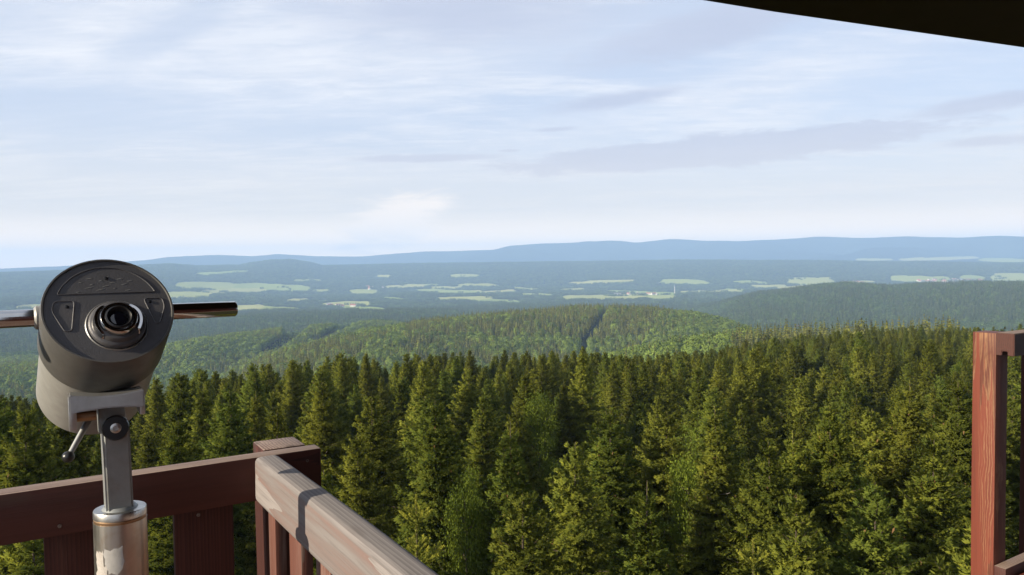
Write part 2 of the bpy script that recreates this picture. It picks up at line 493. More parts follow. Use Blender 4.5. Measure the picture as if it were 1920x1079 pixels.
M_PAPER = plain_mat('sticker_paper', (0.33, 0.32, 0.31), 0.75, 90, 0.25)
M_GLASS = plain_mat('lens_dark', (0.008, 0.008, 0.012), 0.05, 10, 0.1, 0.8)
M_BARK = plain_mat('spruce_bark', (0.07, 0.052, 0.038), 0.9, 9, 0.45)
M_TWIG = plain_mat('dead_twig', (0.30, 0.27, 0.23), 0.9, 9, 0.3)
M_CONE = plain_mat('spruce_cones', (0.14, 0.075, 0.03), 0.8, 20, 0.35)
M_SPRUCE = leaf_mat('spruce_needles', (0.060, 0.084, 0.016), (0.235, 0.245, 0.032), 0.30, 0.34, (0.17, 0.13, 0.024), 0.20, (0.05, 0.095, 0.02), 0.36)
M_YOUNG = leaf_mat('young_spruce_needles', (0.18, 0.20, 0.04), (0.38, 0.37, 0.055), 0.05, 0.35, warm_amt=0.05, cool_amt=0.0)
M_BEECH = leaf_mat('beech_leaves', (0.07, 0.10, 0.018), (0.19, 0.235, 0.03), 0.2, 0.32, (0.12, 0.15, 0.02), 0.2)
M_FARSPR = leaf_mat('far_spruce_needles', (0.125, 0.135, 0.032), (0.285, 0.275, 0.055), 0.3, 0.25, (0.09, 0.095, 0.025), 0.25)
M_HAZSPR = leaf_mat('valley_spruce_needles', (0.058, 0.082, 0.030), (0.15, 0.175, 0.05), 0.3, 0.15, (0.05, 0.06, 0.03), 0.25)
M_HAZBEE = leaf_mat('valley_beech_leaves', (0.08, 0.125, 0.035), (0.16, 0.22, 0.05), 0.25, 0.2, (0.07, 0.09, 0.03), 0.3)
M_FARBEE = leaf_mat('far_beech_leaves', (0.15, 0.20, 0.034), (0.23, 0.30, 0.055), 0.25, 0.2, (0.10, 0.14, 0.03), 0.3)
# ------------------------------------------------------------------ terrain
def vnoise(x, y, seed=0):
    xi, yi = np.floor(x), np.floor(y)
    fx, fy = x - xi, y - yi
    def h(a, b):
        n = (a.astype(np.int64) * 374761393 + b.astype(np.int64) * 668265263 + seed * 1442695041) & 0x7fffffff
        n = ((n ^ (n >> 13)) * 1274126177) & 0x7fffffff
        return ((n ^ (n >> 16)) & 0xffff) / 65535.0
    sx, sy = fx * fx * (3 - 2 * fx), fy * fy * (3 - 2 * fy)
    a, b, c, d = h(xi, yi), h(xi + 1, yi), h(xi, yi + 1), h(xi + 1, yi + 1)
    return (a * (1 - sx) + b * sx) * (1 - sy) + (c * (1 - sx) + d * sx) * sy
def fbm(x, y, seed=0, oct=4):
    s, a, tot = 0, 1.0, 0
    for i in range(oct):
        s = s + a * (vnoise(x * 2 ** i, y * 2 ** i, seed + i) - 0.5)
        tot += a; a *= 0.5
    return s / tot * 2
def sstep(a, b, x):
    t = np.clip((x - a) / (b - a), 0, 1)
    return t * t * (3 - 2 * t)
AZS = {}
def by_px(az, pts):
    """smooth interpolation in azimuth of values given at photo columns"""
    a = np.array([az_of(p[0]) for p in pts]); v = np.array([p[1] for p in pts], float)
    i = np.clip(np.searchsorted(a, az) - 1, 0, len(a) - 2)
    t = np.clip((az - a[i]) / (a[i + 1] - a[i]), 0, 1)
    t = 0.5 * t + 0.5 * t * t * (3 - 2 * t)
    return v[i] * (1 - t) + v[i + 1] * t
def crest(az, pts, rad, tree):
    sl = [(p, slope_of(p, y)) for p, y in pts]
    return by_px(az, sl) * rad - tree
MID = [(380, 700), (500, 672), (560, 652), (650, 628), (700, 617), (800, 601), (900, 590), (1000, 580), (1070, 573), (1130, 571), (1200, 573), (1290, 583), (1350, 594), (1400, 612), (1450, 632), (1520, 660)]
MID_R = [(380, 760), (560, 820), (700, 900), (900, 980), (1130, 1060), (1300, 1010), (1450, 930)]
LEFT = [(-300, 720), (0, 700), (90, 690), (300, 655), (380, 638), (450, 627), (520, 619), (600, 611), (690, 604), (760, 606), (860, 640)]
LEFT_R = [(-300, 900), (0, 980), (300, 1120), (520, 1250), (760, 1450)]
SECOND = [(-300, 600), (100, 622), (300, 606), (420, 598), (560, 592), (700, 586), (820, 590), (960, 600)]
RIGHT = [(1180, 600), (1250, 592), (1325, 574), (1431, 548), (1553, 535), (1590, 532), (1670, 539), (1750, 535), (1830, 533), (1920, 532), (2200, 528), (2500, 540)]
PLAT = [(-500, 516), (0, 512), (100, 509), (200, 506), (270, 498), (320, 495), (345, 497), (370, 499), (445, 497), (480, 491), (510, 487), (545, 486), (575, 490), (605, 497), (660, 496), (800, 493), (1000, 491), (1280, 487), (1500, 488), (1700, 490), (1920, 493), (2400, 492)]
FAR = [(-500, 508), (0, 504), (100, 500), (180, 496), (270, 489), (350, 483), (420, 480), (470, 481), (520, 477), (600, 481), (680, 481), (760, 475), (800, 472), (850, 471), (920, 469), (960, 461), (1020, 457), (1100, 456), (1190, 456), (1260, 449), (1330, 452), (1400, 452), (1450, 450), (1540, 444), (1620, 446), (1700, 444), (1800, 446), (1870, 443), (1920, 444), (2400, 447)]
def ground(x, y):
    """ground height relative to the eye"""
    r = np.hypot(x, y); az = np.arctan2(x, y)
    azc = np.clip(az, -1.2, 1.2)
    edge = by_px(azc, [(-600, 100), (300, 95), (700, 108), (1000, 125), (1150, 135), (1300, 175), (1450, 255), (1700, 300), (2400, 300)])
    near = -EYE - 0.062 * r - 0.30 * np.maximum(0, r - edge) ** 1.0 * sstep(0, 70, r - edge)
    fl = np.interp(r, [0, 450, 800, 1500, 2600, 5200, 7600, 8600, 10500, 60000], [-132, -132, -150, -172, -196, -194, -150, -75, -42, -42])
    z = np.maximum(near, fl - 10) + 0.0
    k = 14.0
    z = k * np.logaddexp(near / k, fl / k)
    def add(z, crest_z, rc, wf, wb, k=10.0, p=2.0):
        d = r - rc
        s = np.exp(-np.abs(d / np.where(d < 0, wf, wb)) ** p)
        h = fl + (crest_z - fl) * s
        return np.where(s > 0.01, k * np.logaddexp(z / k, h / k) - 0.0, z)
    far = sstep(250, 500, r)
    rc = by_px(azc, MID_R)
    m = sstep(az_of(330), az_of(520), azc) * (1 - sstep(az_of(1400), az_of(1560), azc))
    h = crest(azc, MID, rc, 17)
    z = add(z, fl + (h - fl) * m, rc, 330, 300, 5.0)
    # wooded spur between the summit and the rounded hill
    m = sstep(az_of(1010), az_of(1160), azc) * (1 - sstep(az_of(1780), az_of(1950), azc))
    h = crest(azc, [(1000, 690), (1100, 668), (1200, 648), (1300, 632), (1400, 618), (1500, 613), (1650, 609), (1800, 606), (1950, 606)], 520.0, 16)
    z = add(z, fl + (h - fl) * m, 520.0, 190, 110, 5.0)
    rc = by_px(azc, LEFT_R)
    m = 1 - sstep(az_of(720), az_of(900), azc)
    h = crest(azc, LEFT, rc, 17)
    z = add(z, fl + (h - fl) * m, rc, 190, 300, 5.0)
    m = 1 - sstep(az_of(820), az_of(1000), azc)
    h = crest(azc, SECOND, 2150.0, 17)
    z = add(z, fl + (h - fl) * m, 2150.0, 420, 500, 6.0)
    m = sstep(az_of(1200), az_of(1380), azc)
    h = crest(azc, RIGHT, 2500.0, 17)
    z = add(z, fl + (h - fl) * m, 2500.0, 800, 500, 6.0)
    h = crest(azc, [(600, 575), (700, 558), (770, 552), (840, 555), (900, 575)], 4300.0, 16)
    m = sstep(az_of(640), az_of(730), azc) * (1 - sstep(az_of(830), az_of(900), azc))
    z = add(z, fl + (h - fl) * m, 4300.0, 250, 400, 4.0)
    # rising valley side on the left
    m = (1 - sstep(az_of(250), az_of(640), azc))
    z = z + m * 80 * sstep(2600, 5400, r) * (1 - sstep(5400, 7600, r))
    # wooded plateau
    pc = crest(azc, PLAT, 7600.0, 0)
    s = sstep(4700, 7600, r) ** 1.1 * (1 - 0.9 * sstep(7600, 8700, r))
    z = np.where(r > 4700, fl * (1 - s) + pc * s + m * 80 * sstep(2600, 5400, r) * (1 - sstep(5400, 7600, r)), z)
    # far mountains
    fc = crest(azc, FAR, 12000.0, 0)
    front = np.exp(-np.abs((r - 12000.0) / np.where(r < 12000, 1100, 2500)) ** 2)
    mz = -60 + (fc + 60) * front
    fold = fbm(x / 1500, y / 1500, 31, 4) * np.clip((fc + 60), 0, 400) * 0.75 * sstep(9900, 10900, r) * (1 - sstep(11200, 11950, r))
    z = np.where(r > 9300, np.maximum(z, mz + fold), z)
    # roughness
    amp = np.interp(r, [0, 300, 700, 2500, 3500, 5500, 8000, 60000], [0.25, 1.5, 3, 9, 20, 20, 8, 8])
    sc = np.interp(r, [0, 300, 1000, 4000, 12000], [30, 90, 160, 420, 1100])
    z = z + amp * fbm(x / 420 + 5, y / 420, 3, 4) * (r > 150) * (1 - np.exp(-np.abs(r - 7600) / 800) * (r > 4500))
    z = z + 0.35 * fbm(x / 11, y / 11, 9, 2) * (1 - sstep(200, 500, r))
    return z

# meadows of the valley: photo column, row, half width, half height -> patches on the ground
FIELDS = [(413,512,46,2.4),(385,536,58,6),(440,546,60,4),(505,539,75,5.5),(352,553,46,5),(465,578,30,5),(520,581,48,5),(650,570,46,3.6),(682,580,42,4),
 (683,548,26,4),(760,537,40,2.2),(850,548,66,3.4),(897,535,40,1.6),(560,563,22,2),(578,526,24,2.4),(870,560,52,2.4),(930,565,45,3),(600,545,16,2),
 (1128,529,62,2),(1283,529,46,3.6),(1130,558,78,4.2),(1205,549,66,2.6),(1238,558,30,4),(1335,547,60,2.2),(1410,530,32,2),(1520,527,42,6),(1510,538,52,2.6),
 (1724,524,56,5.5),(1607,530,32,2.6),(1822,522,26,4.2),(1895,521,38,7),(1760,485,70,2.2),(1880,488,42,3),(1640,487,34,1.2),(925,548,40,2.6),(985,541,24,1.6),(1440,537,30,2),
 (240,545,40,5),(170,560,40,3),(60,575,30,3),(1010,553,30,1.8),(1075,543,22,1.5),(735,560,22,1.8),(700,589,24,2.2),(1545,478,0,0),(1990,520,60,7),(620,590,24,2.5),(455,590,20,2.5)]
_fr = random.Random(12)
for _k in range(16):
    _x = _fr.uniform(230, 1900) if _k % 3 else _fr.uniform(300, 900)
    FIELDS.append((_x, _fr.uniform(516, 562) if _x > 700 else _fr.uniform(518, 588), _fr.uniform(9, 34), _fr.uniform(0.8, 2.2)))
TOWN = [(1780, 528, 60, 2.5), (1600, 531, 24, 1.6), (1195, 552, 40, 2), (640, 575, 25, 2), (700, 541, 30, 3)]
def field_mask(px, py, r):
    """0..1 meadow, plus a colour index"""
    f = np.zeros(px.shape); c = np.zeros(px.shape)
    wx = px + 9 * fbm(px / 17, py / 4.0, 5, 3); wy = py + 1.6 * fbm(px / 26 + 9, py / 7.0, 6, 3)
    for i, (cx, cy, hw, hh) in enumerate(FIELDS):
        if hw <= 0: continue
        d = np.abs((wx - cx) / (hw * 1.05)) ** 4 + np.abs((wy - cy - ((i * 0.618) % 1.0 - 0.5) * 0.10 * (wx - cx)) / (hh * 1.1 + 0.7)) ** 4
        k = 1 - sstep(0.6, 1.15, d)
        c = np.where(k > f, (i * 0.381) % 1.0, c)
        f = np.maximum(f, k)
    ok = (r > 2400) & (r < 16500)
    return f * ok, c
# polar sheet: fine where the photograph looks, coarse behind
a_f = np.arange(R(-41), R(41), R(0.085))
a_c = np.arange(R(41), R(360 - 41), R(2.2))
AZ = np.concatenate([a_f, a_c])
RAD = np.concatenate([np.linspace(0.5, 60, 14), np.geomspace(64, 600, 42), np.geomspace(615, 2500, 95), np.geomspace(2520, 9500, 270), np.geomspace(9550, 12500, 90), np.geomspace(12600, 13400, 4)])
AA, RR = np.meshgrid(AZ, RAD, indexing='ij')
GX, GY = RR * np.sin(AA), RR * np.cos(AA)
GZ = ground(GX, GY)
na, nr = AA.shape
def build_terrain():
    V = np.stack([GX, GY, GZ + EYE], -1).reshape(-1, 3)
    pr = project(V); r = RR.ravel()
    front = np.abs(np.where(AA > PI, AA - 2 * PI, AA)).ravel() < 0.72
    f, c = field_mask(pr[:, 0], pr[:, 1], r)
    f = f * front
    i, j = np.meshgrid(np.arange(na), np.arange(nr - 1), indexing='ij')
    i2 = (i + 1) % na
    q = np.stack([i * nr + j, i * nr + j + 1, i2 * nr + j + 1, i2 * nr + j], -1).reshape(-1, 4)
    # close the sheet under the camera
    V = np.vstack([V, [[0, 0, float(ground(np.array([0.01]), np.array([0.01]))[0]) + EYE]]])
    ii = np.arange(na)
    tri = np.stack([np.full(na, len(V) - 1), ii * nr, ((ii + 1) % na) * nr], -1)
    f = np.append(f, 0); c = np.append(c, 0)
    me = mesh_np('terrain', V, [q, tri], [ground_mat()], {'meadow': f, 'crop': c}, smooth=True)
    o = bpy.data.objects.new('terrain', me); link(o)
    tag(o, 'forest floor, green valley meadows and blue wooded hills to the horizon', 'terrain', kind='structure')
def ground_mat():
    m, t, out = new_mat('ground_cover')
    geo = t.n('ShaderNodeNewGeometry')
    P = geo.outputs['Position']
    n_small = t.noise(t.mapping(P, (0.5, 0.5, 0.5)), 1.0, 5, 0.6)
    n_tree = t.noise(t.mapping(P, (0.03, 0.03, 0.0)), 1.0, 5, 0.75)
    n_big = t.noise(t.mapping(P, (0.0016, 0.0016, 0.0)), 1.0, 6, 0.62)
    floor_c = t.mix(n_small, (0.030, 0.030, 0.014), (0.055, 0.05, 0.025))
    wood = t.mix(t.ramp(n_tree, 0.32, 0.68), (0.010, 0.018, 0.012), (0.030, 0.042, 0.024))
    wood = t.mix(t.math('MULTIPLY', t.ramp(n_big, 0.45, 0.65), 0.45), wood, (0.04, 0.058, 0.026))
    ln = t.n('ShaderNodeVectorMath', operation='LENGTH'); t.l(P, ln.inputs[0])
    forest = t.mix(t.ramp(ln.outputs['Value'], 300, 1500), floor_c, wood)
    a = t.n('ShaderNodeAttribute'); a.attribute_name = 'meadow'
    c = t.n('ShaderNodeAttribute'); c.attribute_name = 'crop'
    mead = t.mix(c.outputs['Fac'], (0.27, 0.32, 0.08), (0.46, 0.42, 0.16))
    mead = t.mix(t.math('MULTIPLY', t.noise(t.mapping(P, (0.009, 0.009, 0)), 1.0, 4, 0.6), 0.5), mead, (0.15, 0.22, 0.06))
    col = t.mix(t.ramp(a.outputs['Fac'], 0.15, 0.85), forest, mead)
    b = t.n('ShaderNodeBsdfDiffuse')
    t.l(col, b.inputs[0]); t.l(b.outputs[0], out.inputs[0])
    bp = t.n('ShaderNodeBump'); bp.inputs['Strength'].default_value = 1.0; bp.inputs['Distance'].default_value = 22.0
    t.l(t.math('MULTIPLY', t.math('MULTIPLY', n_tree, t.math('SUBTRACT', 1.0, a.outputs['Fac'])), t.ramp(ln.outputs['Value'], 1500, 4000)), bp.inputs['Height'])
    t.l(bp.outputs[0], b.inputs['Normal'])
    return m
build_terrain()
# skyline of each direction, to leave out far trees that other ground hides
_el = (GZ + np.where(RR > 120, 15, 2)) / RR
_hz = np.maximum.accumulate(_el[:len(a_f)], axis=1)
def visible(x, y, z, top=18.0, slack=0.004):
    r = np.hypot(x, y); az = np.arctan2(x, y)
    i = np.clip(((az - a_f[0]) / R(0.085)).astype(int), 0, len(a_f) - 1)
    j = np.clip(np.searchsorted(RAD, r) - 3, 0, nr - 1)
    return (z + top) / r > _hz[i, j] - slack

# ------------------------------------------------------------------ trees: meshes
def nrm(a):
    return a / np.maximum(np.linalg.norm(a, axis=-1, keepdims=True), 1e-9)
def tuft_tris(P, D, L, W, spread, g):
    """one slender triangle of needles at every P pointing along D"""
    n = len(P)
    d = nrm(D + spread * g.normal(size=(n, 3)))
    s = nrm(np.cross(d, g.normal(size=(n, 3))))
    L = np.broadcast_to(L, (n,))[:, None] * g.uniform(0.7, 1.25, (n, 1)); W = np.broadcast_to(W, (n,))[:, None]
    mid = P + d * L * 0.38
    V = np.stack([P - d * L * 0.08, mid + s * W * 0.5, P + d * L, mid - s * W * 0.5], 1)
    return V.reshape(-1, 3)
def tube_np(pts, rad, seg=5):
    pts = np.asarray(pts); n = len(pts)
    d = np.gradient(pts, axis=0); d = nrm(d)
    x = nrm(np.cross(d, np.array([0.31, 0.2, 0.93]))); y = np.cross(x, d)
    a = np.arange(seg) * 2 * PI / seg
    V = pts[:, None, :] + (x[:, None, :] * np.cos(a)[None, :, None] + y[:, None, :] * np.sin(a)[None, :, None]) * np.asarray(rad)[:, None, None]
    i, k = np.meshgrid(np.arange(n - 1), np.arange(seg), indexing='ij')
    q = np.stack([i * seg + k, i * seg + (k + 1) % seg, (i + 1) * seg + (k + 1) % seg, (i + 1) * seg + k], -1).reshape(-1, 4)
    return V.reshape(-1, 3), q
class Acc:
    def __init__(s): s.V = []; s.F = []; s.n = 0; s.T = []; s.M = []; s.N = []
    def add(s, V, F, tint=0.0, mi=0, N=None):
        s.V.append(V); s.F.append(F + s.n); s.n += len(V)
        s.T.append(np.broadcast_to(np.asarray(tint, float), (len(V),))); s.M.append(np.full(len(F), mi))
        s.N.append(np.zeros((len(V), 3)) if N is None else N)
    def leaves(s, V, out, tint=0.0, mi=0, w=0.62):
        """leaf faces turned outwards and shaded as part of a rounded mass of foliage"""
        n = len(V) // 4
        q = V.reshape(n, 4, 3)
        fn = nrm(np.cross(q[:, 1] - q[:, 0], q[:, 2] - q[:, 0]))
        out = nrm(out)
        flip = np.sum(fn * out, 1) < 0
        fn = np.where(flip[:, None], -fn, fn)
        F = np.arange(n * 4).reshape(n, 4)
        F = np.where(flip[:, None], F[:, [0, 3, 2, 1]], F)
        N = np.repeat(nrm(out * w + fn * (1 - w)), 4, axis=0)
        s.add(V, F, tint, mi, N)
    def mesh(s, name, mats, smooth=True):
        return mesh_np(name, np.vstack(s.V), list(s.F), mats, {'tint': np.concatenate(s.T)}, np.concatenate(s.M), smooth, np.vstack(s.N))
def quads(n):
    return np.arange(n * 4).reshape(n, 4)
def spruce_mesh(seed, H=21.0, Rm=2.4, zb=4.0, lod=1.0, fine=False, sl=0.42, open_top=1.0, cones=40, mat=None, dens=1.0, tintb=0.0, lush=1.0):
    """returns (trunk mesh, crown mesh): whorls of drooping branches carrying combed twigs"""
    g = np.random.default_rng(seed)
    tr = Acc(); cr = Acc()
    zz = np.linspace(-0.6, H, 16)
    bend = np.cumsum(g.normal(0, 0.02, (16, 2)), axis=0)
    tp = np.stack([bend[:, 0], bend[:, 1], zz], 1)
    trad = 0.15 * np.clip((H - zz) / H, 0, 1) ** 0.8 + 0.007
    V, q = tube_np(tp, trad, 8); tr.add(V, q)
    axis = lambda z: np.array([np.interp(z, zz, bend[:, 0]), np.interp(z, zz, bend[:, 1]), z])
    z = H - 0.45 * open_top; tops = []
    while z > zb:
        tops.append(z)
        z -= g.uniform(0.30, 0.47) * (1.12 if H - z < 1.6 * open_top else 1.0)
    P_all, D_all, L_all, W_all, T_all = [], [], [], [], []
    side_bias = g.uniform(0, 2 * PI)
    layers = [(z, 1.0) for z in tops]
    for za, zb_ in zip(tops[:-1], tops[1:]):
        if H - za > 1.0:
            layers += [(za * 0.66 + zb_ * 0.34, 0.72), (za * 0.33 + zb_ * 0.67, 0.55)]
    for z, part in layers:
        u = (H - z) / (H - zb)
        nb = int(round(np.interp(u, [0, 0.06, 0.2, 1], [4, 6, 8, 8]) * (0.8 + 0.2 * dens) * (1.0 if part == 1 else 0.75)))
        ph0 = g.uniform(0, 2 * PI)
        for b in range(nb):
            ph = ph0 + b * 2 * PI / nb + g.normal(0, 0.22)
            asym = 1 + 0.12 * math.cos(ph - side_bias)
            Lb = (0.08 + Rm * (1 - math.exp(-(sl * (H - z) / Rm) ** 1.05))) * g.uniform(0.72, 1.14) * asym * part
            if u > 0.75: Lb *= 1 - 0.35 * (u - 0.75) / 0.25
            dead = part == 1 and g.random() < 0.025 and u > 0.15
            a0 = np.interp(u, [0, 0.05, 0.18, 0.45, 1], [1.05, 0.75, 0.30, 0.0, -0.30]) + g.normal(0, 0.10)
            sag = np.interp(u, [0, 0.1, 0.4, 1], [-0.10, 0.05, 0.26, 0.34]) + g.normal(0, 0.04)
            nt = 9
            t = np.linspace(0, 1, nt)
            hd = np.array([math.cos(ph), math.sin(ph), 0.0])
            rise = a0 * t - sag * 2.2 * (t ** 1.5) * (1 - 0.62 * t) + 0.10 * t ** 3
            side = np.array([-hd[1], hd[0], 0.0])
            pts = axis(z)[None] + hd[None] * (t * Lb * math.cos(min(abs(a0), 0.9) * 0.8))[:, None] + np.array([0, 0, 1.0])[None] * (rise * Lb)[:, None] + side[None] * (g.normal(0, 0.06) * Lb * t ** 2)[:, None]
            if lod > 0.4 or dead:
                V, q = tube_np(pts, 0.004 + 0.020 * (Lb / 2.4) * (1 - t) ** 0.8, 4)
                (cr).add(V, q, 0.0, 1 if not dead else 2)
            if dead: continue
            dpt = nrm(np.gradient(pts, axis=0))
            # twigs
            step = (0.070 if part == 1 else 0.085) / (dens * (1.0 if lod > 0.4 else 0.5))
            ntw = max(3, int(Lb * 0.92 / step))
            tt = np.clip(np.linspace(0.03, 0.985, ntw) + g.normal(0, 0.012, ntw), 0, 1)
            base = np.stack([np.interp(tt, t, pts[:, k]) for k in range(3)], 1)
            bd = nrm(np.stack([np.interp(tt, t, dpt[:, k]) for k in range(3)], 1))
            sg = np.where(np.arange(ntw) % 2 == 0, 1.0, -1.0)[:, None]
            sd = nrm(np.cross(bd, np.array([0, 0, 1.0])))
            ltw = np.clip(0.46 * Lb * (1 - tt) ** 0.75 + (0.10 if u > 0.07 else 0.04), 0.04, 0.62) * g.uniform(0.7, 1.2, ntw) * lush
            td = nrm(bd * 0.75 + sd * sg * 0.85 + np.array([0, 0, -1.0]) * np.interp(u, [0, 0.12, 0.5], [-0.25, 0.10, 0.62]) + 0.09 * g.normal(size=(ntw, 3)))
            # hanging secondary twigs add to the comb
            k = (10 if fine else 7) if lod > 0.4 else 3
            s = (np.arange(k) + 0.4) / k
            PP = base[:, None, :] + td[:, None, :] * (ltw[:, None] * s[None, :])[:, :, None]
            PP = PP + g.normal(0, 0.03, PP.shape) + np.array([0, 0, -1.0]) * (0.16 * ltw[:, None] * (s[None, :] ** 2))[:, :, None]
            DD = np.broadcast_to(td[:, None, :], PP.shape)
            tone = g.uniform(0.0, 0.34)
            TT = tone + tintb + np.broadcast_to(0.55 * (s[None, :] > 0.72) * g.uniform(0.1, 1.0, (ntw, 1)), PP.shape[:2])
            rep = (4 if fine else 2) if lod > 0.4 else 1
            for _ in range(rep):
                P_all.append(PP.reshape(-1, 3)); D_all.append(DD.reshape(-1, 3)); T_all.append(TT.ravel())
            # along the branch itself
            nb2 = max(4, int(Lb / 0.07)) if lod > 0.4 else max(3, int(Lb / 0.2))
            t2 = np.linspace(0.15, 1, nb2)
            P_all.append(np.stack([np.interp(t2, t, pts[:, k2]) for k2 in range(3)], 1))
            D_all.append(np.stack([np.interp(t2, t, dpt[:, k2]) for k2 in range(3)], 1)); T_all.append(tone + tintb + 0.6 * (t2 > 0.9))
    # short sprays that hide the upper stem
    ns = 1500 if lod > 0.4 else 100
    zs = H - 0.35 * open_top - (H - zb) * 0.62 * g.random(ns) ** 1.5; ph = g.uniform(0, 2 * PI, ns); rr = g.uniform(0.03, 0.34, ns) * np.clip((H - zs) / 3.0, 0.10, 1)
    P_all.append(np.stack([np.interp(zs, zz, bend[:, 0]) + rr * np.cos(ph), np.interp(zs, zz, bend[:, 1]) + rr * np.sin(ph), zs], 1))
    D_all.append(np.stack([np.cos(ph), np.sin(ph), 0.25 + 0 * ph], 1)); T_all.append(g.uniform(0, 0.5, ns) + tintb)
    # leader shoot
    nl = 26
    zl = np.linspace(H - 0.75 * open_top, H - 0.06, nl)
    P_all.append(np.stack([axis(a) for a in zl])); D_all.append(np.tile([0, 0, 1.0], (nl, 1))); T_all.append(np.full(nl, 0.7))
    P = np.vstack(P_all); D = np.vstack(D_all); T = np.concatenate(T_all)
    big = (0.70 if fine else 1.0) if lod > 0.4 else 2.1
    V = tuft_tris(P, D, 0.150 * big, 0.050 * big, 0.33, g)
    hr = np.hypot(P[:, 0], P[:, 1])
    cr.leaves(V, np.stack([P[:, 0], P[:, 1], 0.42 * hr + 0.10], 1), np.repeat(np.clip(T, 0, 1.4), 4), 0, 0.6)
    # cones hang in the top metres
    if cones:
        hi = np.where((P[:, 2] > H - 4.5) & (P[:, 2] < H - 0.5))[0]
        pick = g.choice(hi, min(cones * 3, len(hi)), replace=False)
        V = tuft_tris(P[pick], np.tile([0, 0, -1.0], (len(pick), 1)), 0.13, 0.045, 0.25, g)
        cr.add(V, quads(len(pick)), 0.0, 3)
    return tr.mesh('spruce_trunk', [M_BARK]), cr.mesh('spruce_crown', [mat or M_SPRUCE, M_BARK, M_TWIG, M_CONE])
def young_top_mesh(seed, H, mat):
    """close young top with separate whorls of brush-like shoots; plain spruce below"""
    g = np.random.default_rng(seed)
    tr, cr = Acc(), Acc()
    zz = np.linspace(-0.6, H, 14)
    V, q = tube_np(np.stack([0 * zz, 0 * zz, zz], 1), 0.10 * ((H - zz) / H) ** 0.8 + 0.008, 8); tr.add(V, q)
    PA, DA, TA = [], [], []
    def shoot(p0, d, L, tint, up=0.25):
        n = max(6, int(L / 0.008))
        t = np.linspace(0, 1, n)
        c = p0[None] + d[None] * (t * L)[:, None] + np.array([0, 0, 1.0])[None] * (up * L * t ** 2)[:, None]
        for _ in range(8):
            PA.append(c); DA.append(np.tile(d + np.array([0, 0, up]), (n, 1))); TA.append(tint + 0.5 * (t > 0.72))
        V, q = tube_np(c[::max(1, n // 5)], np.full(len(c[::max(1, n // 5)]), 0.004), 4); cr.add(V, q, 0, 1)
        return c
    shoot(np.array([0, 0, H - 0.50]), np.array([0, 0, 1.0]), 0.5, 0.5, 0)
    for _ in range(4):
        zs = np.linspace(H - 4, H - 0.3, 420); ph = g.uniform(0, 2 * PI, 420)
        PA.append(np.stack([0.012 * np.cos(ph), 0.012 * np.sin(ph), zs], 1)); DA.append(np.stack([np.cos(ph), np.sin(ph), 1.2 + 0 * ph], 1)); TA.append(np.full(420, 0.2))
    z = H - 0.42; k = 0
    while z > H - 4.2:
        u = (H - z)
        Lb = 0.10 + 0.36 * u ** 0.9
        nb = 5 if k % 2 == 0 else 3
        ph0 = g.uniform(0, 2 * PI)
        for b in range(nb):
            ph = ph0 + b * 2 * PI / nb + g.normal(0, 0.15)
            L = Lb * g.uniform(0.75, 1.1) * (1.0 if k % 2 == 0 else 0.5)
            d = nrm(np.array([math.cos(ph), math.sin(ph), np.interp(u, [0, 1, 3], [0.75, 0.3, 0.0])]))
            c = shoot(np.array([0, 0, z]), d, L, g.uniform(0.1, 0.4))
            m = int(L / 0.14)
            for j in range(1, m + 1):
                p = c[int((j / (m + 0.5)) * (len(c) - 1))]
                for sgn in (1, -1):
                    sd = np.cross(d, [0, 0, 1.0]) * sgn
                    shoot(p, nrm(d * 0.75 + sd * 0.75 + np.array([0, 0, 0.12])), min(0.34, 0.5 * L * (1 - j / (m + 1.2)) + 0.07) * g.uniform(0.8, 1.15), g.uniform(0.2, 0.55), 0.2)
        z -= 0.40 if k % 2 == 0 else 0.26
        z += g.normal(0, 0.03); k += 1
    P = np.vstack(PA); D = np.vstack(DA); T = np.concatenate(TA)
    V = tuft_tris(P, D, 0.034, 0.017, 0.62, g)
    cr.leaves(V, np.stack([P[:, 0], P[:, 1], 0 * P[:, 2] + 0.25], 1), np.repeat(np.clip(T, 0, 1.2), 4), 0, 0.4)
    t2, c2 = spruce_mesh(seed + 1, H - 2.6, 1.7, 6.0, 1.0, 0.6, 0)
    for src in (c2,):
        n = len(src.vertices); co = np.empty(n * 3, np.float32); src.vertices.foreach_get('co', co)
        ti = np.empty(n, np.float32); src.attributes['tint'].data.foreach_get('value', ti)
        ps = np.empty(len(src.loops), np.int32); src.loops.foreach_get('vertex_index', ps)
        mi = np.empty(len(src.polygons), np.int32); src.polygons.foreach_get('material_index', mi)
        q = ps.reshape(-1, 4); vn = co.reshape(-1, 3) * np.array([1, 1, 0]) ; cr.N.append(nrm(vn + np.array([0, 0, 0.3])))
        cr.V.append(co.reshape(-1, 3)); cr.F.append(q + cr.n); cr.n += n; cr.T.append(ti); cr.M.append(mi)
        bpy.data.meshes.remove(src)
    bpy.data.meshes.remove(t2)
    return tr.mesh('spruce_trunk', [M_BARK]), cr.mesh('spruce_crown', [mat, M_BARK, M_TWIG, M_CONE])
